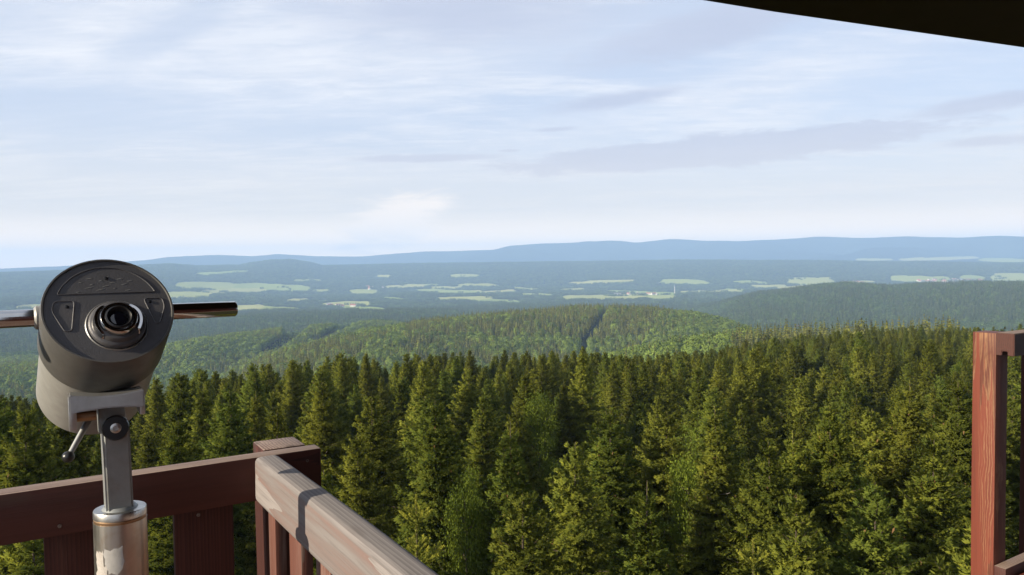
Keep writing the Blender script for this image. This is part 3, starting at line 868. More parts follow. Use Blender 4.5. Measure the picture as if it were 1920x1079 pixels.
def beech_mesh(seed, H=17.0, Rm=3.0, leaf=0.095, n_cl=420, per=105, trunk=True):
    g = np.random.default_rng(seed)
    tr, cr = Acc(), Acc()
    top = H * 0.93
    zz = np.linspace(-0.6, top, 9)
    tp = np.stack([np.cumsum(g.normal(0, 0.10, 9)), np.cumsum(g.normal(0, 0.10, 9)), zz], 1)
    V, q = tube_np(tp, 0.19 * (1 - zz / (top + 0.4)) ** 0.8 + 0.02, 8); tr.add(V, q)
    ends = []
    for i in range(46):
        z = H * g.uniform(0.32, 0.90)
        u = (z / H - 0.32) / 0.6
        L = Rm * (1 - 0.55 * u ** 2) * g.uniform(0.55, 1.1)
        ph = g.uniform(0, 2 * PI)
        d = nrm(np.array([math.cos(ph), math.sin(ph), g.uniform(0.25, 0.8)]))
        t = np.linspace(0, 1, 6)
        p0 = np.array([np.interp(z, zz, tp[:, 0]), np.interp(z, zz, tp[:, 1]), z])
        pts = p0 + d[None] * (t * L)[:, None] + np.cumsum(g.normal(0, 0.05, (6, 3)), axis=0)
        V, q = tube_np(pts, 0.045 * (1 - t) + 0.008, 4); cr.add(V, q, 0, 1)
        for s in g.uniform(0.35, 1.0, max(3, n_cl // 46)):
            ends.append(np.array([np.interp(s, t, pts[:, k]) for k in range(3)]) + g.normal(0, 0.28, 3))
    for _ in range(14):
        ends.append(np.array([tp[-1, 0], tp[-1, 1], top]) + g.normal(0, 0.45, 3))
    E = np.array(ends)
    k = per
    tone = np.repeat(np.clip(g.normal(0.40, 0.26, len(E)), 0, 1), k)
    P = np.repeat(E, k, axis=0) + g.normal(0, 1, (len(E) * k, 3)) * np.array([0.34, 0.34, 0.17])
    D = nrm(g.normal(size=P.shape) * np.array([1, 1, 0.55]) + np.array([0, 0, -0.15]))
    V = tuft_tris(P, D, leaf, leaf * 0.72, 0.3, g)
    cr.leaves(V, P - np.array([0, 0, H * 0.55]) + 1.2 * (P - np.repeat(E, k, axis=0)), np.repeat(np.clip(tone + g.normal(0, 0.08, len(P)), 0, 1), 4), 0, 0.5)
    return tr.mesh('beech_trunk', [M_BARK]), cr.mesh('beech_crown', [M_BEECH, M_BARK])
def far_spruce_mesh(seed, H=18.0, Rm=2.3, zb=3.0, n=11, per=9, mat=None):
    g = np.random.default_rng(seed); a = Acc()
    V, q = tube_np(np.array([[0, 0, -1.5], [0, 0, H * 0.6], [0, 0, H]]), [0.16, 0.09, 0.02], 4); a.add(V, q, 0, 1)
    Vs = []; T = []
    for i in range(n):
        u = (i + 0.15) / n
        z = H - (H - zb) * u
        for b in range(per if i > 1 else 5):
            ph = g.uniform(0, 2 * PI)
            L = (0.25 + Rm * min(1, u * 1.3) ** 0.8) * g.uniform(0.7, 1.15)
            hd = np.array([math.cos(ph), math.sin(ph), 0]); sd = np.array([-hd[1], hd[0], 0])
            p = np.array([0, 0, z + g.normal(0, 0.2)])
            w = 0.30 * L + 0.22
            droop = -0.32 * L + g.normal(0, 0.1)
            Vs.append(np.stack([p + np.array([0, 0, 0.5]), p + hd * L * 0.6 + sd * w + [0, 0, droop * 0.7 + 0.05], p + hd * L + [0, 0, droop], p + hd * L * 0.6 - sd * w + [0, 0, droop * 0.7 - 0.1]]))
            T += [0.1, 0.55 * g.random(), 0.5 + 0.5 * g.random(), 0.55 * g.random()]
    Vs.append(np.array([[0.12, 0, H - 1.2], [0, 0.12, H - 1.2], [0, 0, H + 0.5], [-0.12, -0.1, H - 1.2]])); T += [0.6] * 4
    V = np.vstack(Vs); C = V.reshape(-1, 4, 3).mean(1); a.leaves(V, C * np.array([1, 1, 0]) + np.array([0, 0, 0.6]), np.array(T), 0, 0.6)
    return a.mesh('far_spruce', [mat or M_FARSPR, M_BARK])
def far_beech_mesh(seed, H=17.0, Rm=3.4, n=460, mat=None):
    g = np.random.default_rng(seed); a = Acc()
    V, q = tube_np(np.array([[0, 0, -1.5], [0, 0, H * 0.75]]), [0.2, 0.08], 4); a.add(V, q, 0, 1)
    lob = g.normal(size=(7, 3)); lob = nrm(lob)
    d = nrm(g.normal(size=(n, 3)) + np.array([0, 0, 0.35]))
    rad = 0.80 + 0.28 * np.max(d @ lob.T, axis=1) ** 3 + g.normal(0, 0.06, n)
    P = d * np.array([Rm, Rm, H * 0.36]) * rad[:, None] + np.array([0, 0, H * 0.62])
    nn = nrm(d + 0.55 * g.normal(size=(n, 3)))
    s = nrm(np.cross(nn, g.normal(size=(n, 3)))); s2 = np.cross(nn, s)
    w = g.uniform(0.34, 0.66, (n, 1))
    V = np.stack([P + s * w, P + s2 * w * 0.8, P - s * w, P - s2 * w * 0.8], 1).reshape(-1, 3)
    a.leaves(V, d * np.array([1, 1, 1.2]), np.repeat(np.clip(g.normal(0.4, 0.28, n), 0, 1), 4), 0, 0.6)
    return a.mesh('far_beech', [mat or M_FARBEE, M_BARK])
def clump_mesh(seed, kinds, n=14, size=26.0):
    """a small grove of far trees"""
    g = np.random.default_rng(seed); a = Acc()
    for i in range(n):
        x, y = g.uniform(-size / 2, size / 2, 2)
        if g.random() < kinds:
            m = 26; H = g.uniform(14, 20); Rm = g.uniform(2.6, 3.6); mi = 0
            u = np.sqrt(g.random(m)); ph = g.uniform(0, 2 * PI, m)
            P = np.stack([np.cos(ph) * Rm * u, np.sin(ph) * Rm * u, H * (1 - u)], 1)
        else:
            m = 26; H = g.uniform(12, 17); mi = 1
            d = nrm(g.normal(size=(m, 3)) + [0, 0, 0.4]); P = d * [4.2, 4.2, 6.0] + [0, 0, H - 6.5]
        P = P + [x, y, 0]
        nn = nrm(P - np.array([x, y, H * 0.35]) + 2.0 * g.normal(size=(m, 3)))
        s = nrm(np.cross(nn, g.normal(size=(m, 3)))); s2 = np.cross(nn, s)
        w = g.uniform(0.9, 1.7, (m, 1))
        V = np.stack([P + s * w, P + s2 * w, P - s * w, P - s2 * w], 1).reshape(-1, 3)
        a.leaves(V, P - np.array([x, y, H * 0.35]), np.repeat(g.random(m), 4), mi, 0.6)
    return a.mesh('tree_clump', [M_HAZSPR, M_HAZBEE])

# ------------------------------------------------------------------ scattered woods (past 300 single trees)
LIB = {}
def library(name, meshes):
    c = bpy.data.collections.new(name)
    for i, m in enumerate(meshes):
        for k, mm in enumerate(m if isinstance(m, tuple) else (m,)):
            pass
        o = bpy.data.objects.new('%s_%02d' % (name, i), m)
        c.objects.link(o)
    LIB[name] = c
    return c
def scatter(name, label, cat, pts, rz, scl, kind_idx, coll):
    me = bpy.data.meshes.new(name)
    n = len(pts)
    me.vertices.add(n); me.vertices.foreach_set('co', np.asarray(pts, np.float32).ravel())
    a = me.attributes.new('rz', 'FLOAT', 'POINT'); a.data.foreach_set('value', np.asarray(rz, np.float32))
    a = me.attributes.new('sv', 'FLOAT_VECTOR', 'POINT'); a.data.foreach_set('vector', np.asarray(scl, np.float32).ravel())
    a = me.attributes.new('ki', 'INT', 'POINT'); a.data.foreach_set('value', np.asarray(kind_idx, np.int32))
    o = bpy.data.objects.new(name, me); link(o)
    tag(o, label, cat, kind='stuff')
    ng = bpy.data.node_groups.new(name, 'GeometryNodeTree')
    ng.interface.new_socket('Geometry', in_out='INPUT', socket_type='NodeSocketGeometry')
    ng.interface.new_socket('Geometry', in_out='OUTPUT', socket_type='NodeSocketGeometry')
    N = ng.nodes.new; L = ng.links.new
    gi, go = N('NodeGroupInput'), N('NodeGroupOutput')
    ip = N('GeometryNodeInstanceOnPoints'); ci = N('GeometryNodeCollectionInfo')
    ci.inputs['Collection'].default_value = coll
    ci.inputs['Separate Children'].default_value = True
    ci.inputs['Reset Children'].default_value = True
    ip.inputs['Pick Instance'].default_value = True
    def attr(nm, typ):
        x = N('GeometryNodeInputNamedAttribute'); x.data_type = typ; x.inputs['Name'].default_value = nm
        return [s for s in x.outputs if s.enabled and s.name == 'Attribute'][0]
    cx = N('ShaderNodeCombineXYZ'); L(attr('rz', 'FLOAT'), cx.inputs[2])
    er = N('FunctionNodeEulerToRotation'); L(cx.outputs[0], er.inputs[0])
    L(gi.outputs[0], ip.inputs['Points']); L(ci.outputs[0], ip.inputs['Instance'])
    L(attr('ki', 'INT'), ip.inputs['Instance Index']); L(er.outputs[0], ip.inputs['Rotation']); L(attr('sv', 'FLOAT_VECTOR'), ip.inputs['Scale'])
    L(ip.outputs[0], go.inputs[0])
    md = o.modifiers.new('scatter', 'NODES'); md.node_group = ng
    return o
# ------------------------------------------------------------------ tower frame of reference
H_RAIL = 0.46                                     # handrail below the eye
Z = Vector((0, 0, 1))
def hit_plane(px, py, Q, n):
    d = Vector(ray(px, py)); n = Vector(n)
    t = (Vector(Q) - Vector((0, 0, EYE))).dot(n) / d.dot(n)
    return Vector((0, 0, EYE)) + d * t
pa0, pa1 = at_z(0, 930, -H_RAIL), at_z(476, 859, -H_RAIL)
pb0, pb1 = at_z(519, 845, -H_RAIL), at_z(803, 1075, -H_RAIL)
aU = math.atan2(*(pa1 - pa0).yx); aV = math.atan2(*(pb1 - pb0).yx)
ang = (aU + aV + PI / 2) / 2
U = Vector((math.cos(ang), math.sin(ang), 0)); Vv = Vector((math.sin(ang), -math.cos(ang), 0))   # U along the front, Vv inwards
O = Vector((pa1.x, pa1.y, EYE - H_RAIL))          # inner front corner, top of the handrail
def TW(u, v, z): return O + U * u + Vv * v + Z * z
DECK_Z = -1.20
uAend = (hit_plane(602, 850, O, Vv) - O).dot(U)
# ---- front railing (left)
rA = empty('wooden_railing', TW(-1.2, -0.1, DECK_Z), 'dark red railing with a broad front board and upright boards behind the telescope', 'railing')
board('top_rail', TW(-4.2, -0.025, -0.053), TW(uAend, -0.025, -0.053), Z, 0.05, 0.106, M_RAIL, rA, 0.005)
pc0 = hit_plane(495, 838, TW(0, -0.05, 0), Vv); pc1 = hit_plane(575, 826, TW(0, -0.05, 0), Vv)
ua, ub = (pc0 - O).dot(U), (pc1 - O).dot(U)
board('corner_post', TW((ua + ub) / 2, -0.052 - 0.055, DECK_Z), TW((ua + ub) / 2, -0.052 - 0.055, 0.003), Vv, abs(ub - ua), 0.11, M_RAIL, rA, 0.006)
for (x0, x1) in ((-160, -40), (84, 190), (327, 438)):
    q0 = hit_plane(x0, 1040, TW(0, -0.055, 0), Vv); q1 = hit_plane(x1, 1040, TW(0, -0.055, 0), Vv)
    u0, u1 = (q0 - O).dot(U), (q1 - O).dot(U)
    board('upright_board', TW((u0 + u1) / 2, -0.066, DECK_Z), TW((u0 + u1) / 2, -0.066, -0.015), Vv, abs(u1 - u0), 0.024, M_RAIL, rA, 0.003)
board('bottom_rail', TW(-4.2, -0.03, DECK_Z + 0.12), TW(ua, -0.03, DECK_Z + 0.12), Z, 0.045, 0.10, M_RAIL, rA, 0.004)
for (x, y) in ((576, 864), (112, 987), (372, 966)):
    q = hit_plane(x, y, O, Vv)
    bm_obj('screw', lathe_bm(q - Vv * 0.001, Vv, [(0, 0.0042), (0.0022, 0.0040), (0.0028, 0.0026), (0.0020, 0.0012)], 16), M_SCREW, rA, smooth=True)
# ---- side railing coming towards the camera
rB = empty('wooden_railing', TW(0.04, 1.2, DECK_Z), 'weathered railing with a pale worn handrail running towards the camera', 'railing')
BW = max(0.05, 0.5 * ((pb0 - O).dot(U) + (pb1 - O).dot(U)))
board('handrail', TW(BW / 2, 0.004, -0.048), TW(BW / 2, 2.6, -0.048), Z, BW, 0.108, M_WORN, rB, 0.016, 0.002, 4)
for k in range(11):
    v0 = 0.012 + k * 0.185
    board('upright_board', TW(0.036, v0 + 0.05, DECK_Z), TW(0.036, v0 + 0.05, -0.10), U, 0.085 if k else 0.06, 0.026, M_SLAT, rB, 0.003)
board('bottom_rail', TW(0.066, 0.01, DECK_Z + 0.12), TW(0.066, 2.6, DECK_Z + 0.12), Z, 0.03, 0.10, M_RAIL, rB, 0.004)
# ---- far railing with its square post (right edge)
TC = 0.085
q = hit_plane(1867, 640, TW(0, -0.05, 0), Vv); uc = (q - O).dot(U)
qb = hit_plane(1823, 640, TW(uc, 0, 0), U); vb = (qb - O).dot(Vv)
vf = -0.05
zt = hit_plane(1850, 624, TW(uc, vf, 0), U).z - O.z
qd = hit_plane(1889, 700, TW(0, vf, 0), Vv); wd = (qd - O).dot(U) - uc
zf = hit_plane(1868, 1057, TW(uc, vf, 0), Vv).z - O.z        # top of the bottom beam
rC = empty('wooden_railing', TW(uc + 0.6, -0.05, DECK_Z - 0.2), 'red railing with a tall square post at the picture edge by the spruces', 'railing')
print('POST dist', (q - Vector((0, 0, EYE))).length, 'w', vf - vb, wd, 'zt', zt, 'zf', zf)
board('square_post', TW(uc + wd / 2, (vf + vb) / 2, DECK_Z - 0.9), TW(uc + wd / 2, (vf + vb) / 2, zt), Vv, wd, vf - vb, M_POSTFACE, rC, 0.004)
zc = hit_plane(1880, 668, TW(uc, vf, 0), U).z - O.z
rail_h = zt - zc
bm = bmesh.new()
pr = [(0, 0), (0, 1.0), (1.0, 1.0), (1.0, 0.0), (0.64, 0.0), (0.64, 0.19), (0.34, 0.19), (0.34, 0.0)]
def rail_sec(u): return [bm.verts.new(TW(u, vf + 0.001 + a * TC, zc + b * rail_h + 0.003)) for a, b in pr]
s0, s1 = rail_sec(uc - 0.004), rail_sec(uc + 4.0)
for k in range(8): bm.faces.new((s0[k], s0[(k + 1) % 8], s1[(k + 1) % 8], s1[k]))
bm.faces.new(s0); bm.faces.new(s1[::-1])
bmesh.ops.recalc_face_normals(bm, faces=bm.faces)
bmesh.ops.bevel(bm, geom=[e for e in bm.edges if e.calc_face_angle(0) > 0.5], offset=0.003, segments=2, affect='EDGES')
bm_obj('top_rail', bm, M_RAIL, rC, smooth=True, mw=frame_matrix(TW(uc + 2, vf, zc), U, -Vv, Z))
for k in range(8):
    board('upright_board', TW(uc + 0.36 + k * 0.24, vf - 0.014, zf - 0.05), TW(uc + 0.36 + k * 0.24, vf - 0.014, zt - 0.02), Vv, 0.11, 0.024, M_RAIL, rC, 0.003)
board('bottom_rail', TW(uc - 0.01, vf + 0.03, zf - 0.07), TW(uc + 4, vf + 0.03, zf - 0.07), Z, 0.055, 0.14, M_RAIL, rC, 0.004)
board('floor_beam', TW(uc + 0.055, vf + 0.13, zf - 0.12), TW(uc + 4, vf + 0.13, zf - 0.12), Z, 0.10, 0.16, M_POST, rC, 0.005)
# ---- platform boards (under the camera, not in view, but they shade and bounce)
dk = empty('platform_deck', TW(-1, 2, DECK_Z - 0.05), 'red-brown boarded platform of the wooden lookout tower', 'platform')
for (u0, u1, v0, v1) in ((-4.4, 0.12, -0.05, 5.5), (uc + 0.03, uc + 4.2, 0.2, 5.5), (0.14, uc + 0.01, 2.7, 5.5)):
    n = int((v1 - v0) / 0.14)
    bm = bmesh.new()
    for k in range(n):
        box_bm(TW((u0 + u1) / 2, v0 + 0.07 + k * 0.14, DECK_Z - 0.02 if u0 < uc else zf - 0.26), U, -Vv, Z, u1 - u0, 0.132, 0.035, bm, 0.003)
    bm_obj('floor_boards', bm, M_DECK, dk, mw=frame_matrix(TW((u0 + u1) / 2, (v0 + v1) / 2, DECK_Z), U, -Vv, Z))
dk['kind'] = 'structure'
# ---- added boarded wall behind the camera, unseen, to darken the front railing and telescope
cw = empty('unseen_shade_wall', TW(1.5, 3.6, DECK_Z), 'unseen dark red boarded wall added behind the viewing place to shade the railing and telescope', 'wall')
cw['kind'] = 'structure'
bm = bmesh.new()
for k in range(52):
    box_bm(TW(-0.9 + k * 0.122, 3.62, 0.45), U, -Vv, Z, 0.118, 0.03, 3.3, bm, 0.003)
bm_obj('boards', bm, M_POST, cw, mw=frame_matrix(TW(1.5, 3.6, DECK_Z), Z, U, -Vv))
# ---- roof eave above
ZE = 1.25
ed = [at_z(x, y, ZE) for x, y in ((1343.5, 0), (1461, 19.4), (1590.6, 38.1), (1703, 54.3), (1920, 85.6))]
d0 = (ed[1] - ed[0]).normalized(); d1 = (ed[-1] - ed[-2]).normalized()
uL = (ed[0] - O).dot(U)
left = ed[0] - d0 * 2.9
right = ed[-1] + d1 * 3.0
edge = [left] + ed + [right]
rf = empty('tower_roof', TW(1.5, 2, H_RAIL + ZE), 'dark underside of the tower roof jutting in above on the right', 'roof')
bm = bmesh.new()
ins = Vv * 6.0
outer = [bm.verts.new(p) for p in edge]
inner = [bm.verts.new(edge[-1] + ins + Z * 0.25), bm.verts.new(edge[0] + ins + Z * 0.25)]
loop = outer + inner
bm.faces.new(loop)
ex = bmesh.ops.extrude_face_region(bm, geom=list(bm.faces))
for v in [g for g in ex['geom'] if isinstance(g, bmesh.types.BMVert)]: v.co += Z * 0.06
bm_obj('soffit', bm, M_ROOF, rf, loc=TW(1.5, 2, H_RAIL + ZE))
bm = bmesh.new()
lo = [bm.verts.new(p - Vv * 0.03 + Z * 0.0) for p in edge]; hi = [bm.verts.new(p - Vv * 0.03 + Z * 0.20) for p in edge]
lo2 = [bm.verts.new(p - Vv * 0.002 + Z * 0.0) for p in edge]; hi2 = [bm.verts.new(p - Vv * 0.002 + Z * 0.20) for p in edge]
for k in range(len(edge) - 1):
    for a, b in ((lo, hi), (hi, hi2), (hi2, lo2), (lo2, lo)):
        bm.faces.new((a[k], a[k + 1], b[k + 1], b[k]))
bm.faces.new((lo[0], lo2[0], hi2[0], hi[0])); bm.faces.new((lo[-1], hi[-1], hi2[-1], lo2[-1]))
bm_obj('fascia_board', bm, M_ROOF, rf, loc=TW(1.5, 2, H_RAIL + ZE))
bm = bmesh.new()
apex = (edge[0] + edge[-1]) / 2 + Vv * 3.0 + Z * 2.1
ring = [p - Vv * 0.08 + Z * 0.205 for p in edge] + [edge[-1] + ins + Z * 0.33, edge[0] + ins + Z * 0.33]
rv = [bm.verts.new(p) for p in ring]; av = bm.verts.new(apex)
for k in range(len(rv)): bm.faces.new((rv[k], rv[(k + 1) % len(rv)], av))
bm_obj('roof_covering', bm, M_SHINGLE, rf, loc=TW(1.5, 2, H_RAIL + ZE))

# ------------------------------------------------------------------ telescope
DT = 1.30
P0 = at_y(206, 580, DT)
yaw, pit = R(35), R(32)
fh = Vector((-math.sin(yaw), math.cos(yaw), 0))
ax = fh * math.cos(pit) - Z * math.sin(pit)          # looking direction, down over the woods
rt = Vector((math.cos(yaw), math.sin(yaw), 0))
up = fh * math.sin(pit) + Z * math.cos(pit)
RB = 112.0 / F * DT
def TP(s, x, y): return P0 + ax * s + rt * x + up * y
zn = at_y(226, 1000, 1.335)
base = Vector((zn.x, zn.y, O.z + DECK_Z))
tel = empty('viewing_telescope', base, 'grey coin telescope on a steel pole aimed down over the forest beside the railing', 'telescope')
# barrel
bm = lathe_bm(P0, ax, [(0.0035, RB * 0.955), (0.0, RB * 0.965), (0.0, RB * 0.99), (0.004, RB), (0.055, RB), (0.118, RB), (0.124, RB * 0.985), (0.127, RB * 0.965)], 96, cap=(False, True))
hs = bm_obj('housing', bm, M_HOUSE, tel, smooth=True)
bm = lathe_bm(P0, ax, [(0.1275, RB * 0.90), (0.1275, RB * 0.955), (0.20, RB * 0.955), (0.318, RB * 0.955), (0.326, RB * 0.94), (0.329, RB * 0.90)], 96)
br = bm_obj('barrel', bm, M_GREY, tel, smooth=True)
# front plate with raised panels
bm = lathe_bm(P0 + ax * 0.003, ax, [(0.0, RB * 0.955), (0.004, RB * 0.956)], 96)
pl = bm_obj('face_plate', bm, M_PLATE, tel, smooth=True)
def outline(pts, rad=0.0012, s=0.0028):
    return tube_bm([TP(s, x * RB, y * RB) for x, y in pts], rad, 8, closed=True)
def rounded(poly, rr=0.06, n=5):
    out = []
    m = len(poly)
    for i in range(m):
        p, a, b = Vector(poly[i]), Vector(poly[i - 1]), Vector(poly[(i + 1) % m])
        ra = min(rr, (a - p).length * 0.45, (b - p).length * 0.45)
        s, e = p + (a - p).normalized() * ra, p + (b - p).normalized() * ra
        for k in range(n):
            t = k / (n - 1)
            out.append(((1 - t) ** 2 * s + 2 * t * (1 - t) * p + t * t * e)[:])
    return out
arc = [(0.80 * math.cos(a), 0.80 * math.sin(a) * 1.02 + 0.02) for a in np.linspace(R(22), R(158), 30)]
bm = outline(rounded(arc, 0.05, 3))
bm_obj('plate_rib', bm, M_PLATE, tel, smooth=True)
for sx in (-1, 1):
    bm = outline(rounded([(sx * 0.50, 0.20), (sx * 0.80, 0.20), (sx * 0.84, 0.02), (sx * 0.68, -0.36), (sx * 0.58, -0.36)] if sx < 0 else [(0.54, 0.20), (0.84, 0.20), (0.86, 0.02), (0.74, -0.30), (0.68, -0.30)], 0.07))
    bm_obj('plate_rib', bm, M_PLATE, tel, smooth=True)
for sx, sy in ((-0.62, 0.09), (0.63, 0.13), (0.0, 0.62)):
    bm_obj('plate_screw', lathe_bm(TP(0.0026, sx * RB, sy * RB), -ax, [(0, 0.0030), (0.0012, 0.0028), (0.0016, 0.001)], 14), M_BLACK, tel, smooth=True)
# embossed, worn lettering lines of the cast plate: only its rubbed scratches remain
bm = bmesh.new()
g = random.Random(4)
for k in range(15):
    x0 = -0.46 + 0.055 * k + g.uniform(-0.02, 0.02); y0 = 0.36 + 0.30 * ((k * 0.618) % 1.0); L = g.uniform(0.05, 0.17)
    n = 6; sl_ = 0.18 + g.uniform(-0.08, 0.08)
    tube_bm([TP(0.0031, (x0 + L * t / (n - 1)) * RB, (y0 + sl_ * L * t / (n - 1)) * RB) for t in range(n)], [0.0002 + 0.0005 * math.sin(PI * t / (n - 1)) for t in range(n)], 5, bm)
bm_obj('scratches', bm, M_GREY, tel, smooth=True)
# eyepiece
EP = P0 + rt * (0.085 * RB) - up * (0.30 * RB)
prof = [(0.004, 0.0500), (-0.003, 0.0500), (-0.006, 0.0485), (-0.008, 0.046), (-0.009, 0.0425), (-0.016, 0.0405), (-0.019, 0.0385), (-0.020, 0.034)]
ep = bm_obj('eyepiece', lathe_bm(EP, ax, [(s_ * 0.75, r_ * 0.88) for s_, r_ in prof], 72, cap=(True, True)), M_PLATE, tel, smooth=True)
bm_obj('eyepiece_rim', lathe_bm(EP, ax, [(s_ * 0.75, r_ * 0.88) for s_, r_ in [(0.0035, 0.0505), (0.001, 0.0532), (0.0035, 0.0545), (0.006, 0.0505)]], 72, cap=(False, False)), M_ALU, ep, smooth=True)
bm = lathe_bm(EP - ax * 0.013, ax, [(s_ * 0.75, r_ * 0.88) for s_, r_ in [(0.0, 0.0335), (-0.016, 0.0325), (-0.018, 0.031), (-0.018, 0.027), (-0.015, 0.0255), (-0.006, 0.023), (-0.004, 0.020), (-0.002, 0.0165)]], 64, cap=(True, True))
bm_obj('eyepiece_ring', bm, M_CHROME, ep, smooth=True)
bm = lathe_bm(EP - ax * 0.013, ax, [(s_ * 0.75, r_ * 0.88) for s_, r_ in [(-0.0185, 0.0245), (-0.0215, 0.0235), (-0.0225, 0.021), (-0.019, 0.0190), (-0.010, 0.0165), (-0.008, 0.0150)]], 64, cap=(False, False))
bm_obj('eyepiece_ring', bm, M_BLACK, ep, smooth=True)
bm = lathe_bm(EP - ax * 0.0205, ax, [(s_ * 0.75, r_ * 0.88) for s_, r_ in [(0.0, 0.0150), (-0.002, 0.0140), (-0.0035, 0.010), (-0.004, 0.0045)]], 48)
bm_obj('lens', bm, M_GLASS, ep, smooth=True)
# rubber eyecup: two shells with gaps, as a horned ring
KE = 0.88
def shell(a0, a1, r0, r1, h, mat):
    bm = bmesh.new(); n = 26; rows = []
    for k in range(n + 1):
        a = a0 + (a1 - a0) * k / n
        e = max(0.0, math.sin(PI * k / n)) ** 0.35
        c = rt * math.cos(a) + up * math.sin(a)
        B = EP - ax * 0.006
        rows.append([bm.verts.new(B + c * r0), bm.verts.new(B + c * (r1 + 0.002) - ax * h * 0.35 * e), bm.verts.new(B + c * r1 - ax * h * e), bm.verts.new(B + c * (r1 - 0.004) - ax * h * 0.95 * e), bm.verts.new(B + c * (r0 - 0.007) - ax * 0.001)])
    for A, C in zip(rows[:-1], rows[1:]):
        for j in range(4): bm.faces.new((A[j], A[j + 1], C[j + 1], C[j]))
        bm.faces.new((A[4], A[0], C[0], C[4]))
    bm.faces.new(rows[0]); bm.faces.new(rows[-1][::-1])
    return bm_obj('eyecup', bm, mat, ep, smooth=True)
shell(R(118), R(232), 0.0392, 0.0361, 0.016, M_CHROME)
shell(R(-38), R(62), 0.0392, 0.0361, 0.016, M_CHROME)
# handles
hy = at_y(204, 592, DT); hoff = 0.055
HS = P0 + ax * hoff + up * (0.02)
for sx in (1, -1):
    hb = HS + rt * sx * RB * 0.97
    L = 0.126 if sx > 0 else 0.16
    bm = lathe_bm(hb, rt * sx, [(0, 0.0148), (L - 0.003, 0.0148), (L, 0.0125)], 32)
    hd = bm_obj('handle', bm, M_CHROME, tel, smooth=True)
    bm = lathe_bm(hb, rt * sx, [(-0.002, 0.0200), (0.006, 0.0200), (0.009, 0.0165)], 32)
    bm_obj('collar', bm, M_GREY, hd, smooth=True)
# saddle under the barrel
SD = TP(0.120, 0.012, -RB)
rs = (rt * 0.86 + Vector((1, 0, 0)) * 0.14).normalized(); fs = Z.cross(rs) * -1
fs = Vector((-rs.y, rs.x, 0))
SC0 = at_y(201, 752, 1.285)
bm = bmesh.new()
sec = []
n = 12
for k in range(n + 1):
    t = -1 + 2 * k / n
    zt_ = 0.010 + 0.006 * t * t
    c = SC0 + rs * (t * 0.056)
    sec.append([bm.verts.new(c - fs * 0.010 + Z * zt_), bm.verts.new(c + fs * 0.07 + Z * (zt_ - 0.004)), bm.verts.new(c + fs * 0.07 - Z * 0.016), bm.verts.new(c - fs * 0.014 - Z * (0.010 + 0.005 * t * t))])
for A, B in zip(sec[:-1], sec[1:]):
    for j in range(4): bm.faces.new((A[j], A[(j + 1) % 4], B[(j + 1) % 4], B[j]))
bm.faces.new(sec[0]); bm.faces.new(sec[-1][::-1])
bmesh.ops.recalc_face_normals(bm, faces=bm.faces)
bmesh.ops.bevel(bm, geom=[e for e in bm.edges if e.calc_face_angle(0) > 0.7], offset=0.0022, segments=2, affect='EDGES')
sad = bm_obj('saddle', bm, M_ALU, tel, smooth=True)
for t, th, zz_, hh in ((-1, 0.012, -0.019, 0.050), (1, 0.009, -0.012, 0.032)):
    bm = box_bm(SC0 + rs * (t * (0.056 - th / 2 + 0.001)) + fs * 0.022 + Z * zz_, rs, fs, Z, th, 0.060, hh, None, 0.0025)
    bm_obj('cheek', bm, M_ALU, sad, smooth=True)
pin = lathe_bm(SC0 - rs * 0.046 - Z * 0.026 + fs * 0.02, rs, [(0, 0.0085), (0.030, 0.0085)], 20)
bm_obj('hinge_pin', pin, M_BRONZE, tel, smooth=True)
# neck: square tube, tongue on top, black knob with screw
nt_, nb_ = at_y(215, 800, 1.335), at_y(223, 950, 1.335)
na_ = (nt_ - nb_).normalized()
nw = 46.0 / F * 1.335
ns_ = Vector((math.cos(R(33)), math.sin(R(33)), 0)); ns_ = (ns_ - na_ * ns_.dot(na_)).normalized(); nf_ = na_.cross(ns_)
bm = bmesh.new()
pts = []
for hgt, kk in ((-0.004, 1), ((nt_ - nb_).length - 0.004, 1), ((nt_ - nb_).length + 0.010, 0.84), ((nt_ - nb_).length + 0.016, 0.55)):
    c = nb_ + na_ * hgt
    pts.append([bm.verts.new(c + ns_ * a * nw / 2 * kk + nf_ * b * 0.022) for a, b in ((-1, -1), (1, -1), (1, 1), (-1, 1))])
for A, B in zip(pts[:-1], pts[1:]):
    for j in range(4): bm.faces.new((A[j], A[(j + 1) % 4], B[(j + 1) % 4], B[j]))
bm.faces.new(pts[0]); bm.faces.new(pts[-1])
bmesh.ops.recalc_face_normals(bm, faces=bm.faces)
bmesh.ops.bevel(bm, geom=[e for e in bm.edges if e.calc_face_angle(0) > 0.6], offset=0.004, segments=3, affect='EDGES')
nk = bm_obj('neck', bm, M_NECK, tel, smooth=True)
tg = box_bm(at_y(209, 783, 1.335) + nf_ * 0.004, ns_, nf_, na_, 0.042, 0.030, 0.050, None, 0.003)
bm_obj('tongue', tg, M_NECK, tel, smooth=True)
kd = (Vector((0, 0, EYE)) - at_y(217, 803, 1.30)).normalized()
kd = (kd - Z * kd.z * 0.5).normalized()
kc = at_y(217, 803, 1.303)
kn = bm_obj('clamp_knob', lathe_bm(kc - kd * 0.012, kd, [(0, 0.0200), (0.002, 0.0214), (0.011, 0.0214), (0.014, 0.0195), (0.0142, 0.0075), (0.0128, 0.0070)], 48), M_BLACK, tel, smooth=True)
bm_obj('screw', lathe_bm(kc + kd * 0.0005, kd, [(0, 0.0086), (0.0018, 0.0086), (0.0026, 0.0076), (0.0027, 0.0040), (0.0006, 0.0036)], 32), M_STEEL, kn, smooth=True)
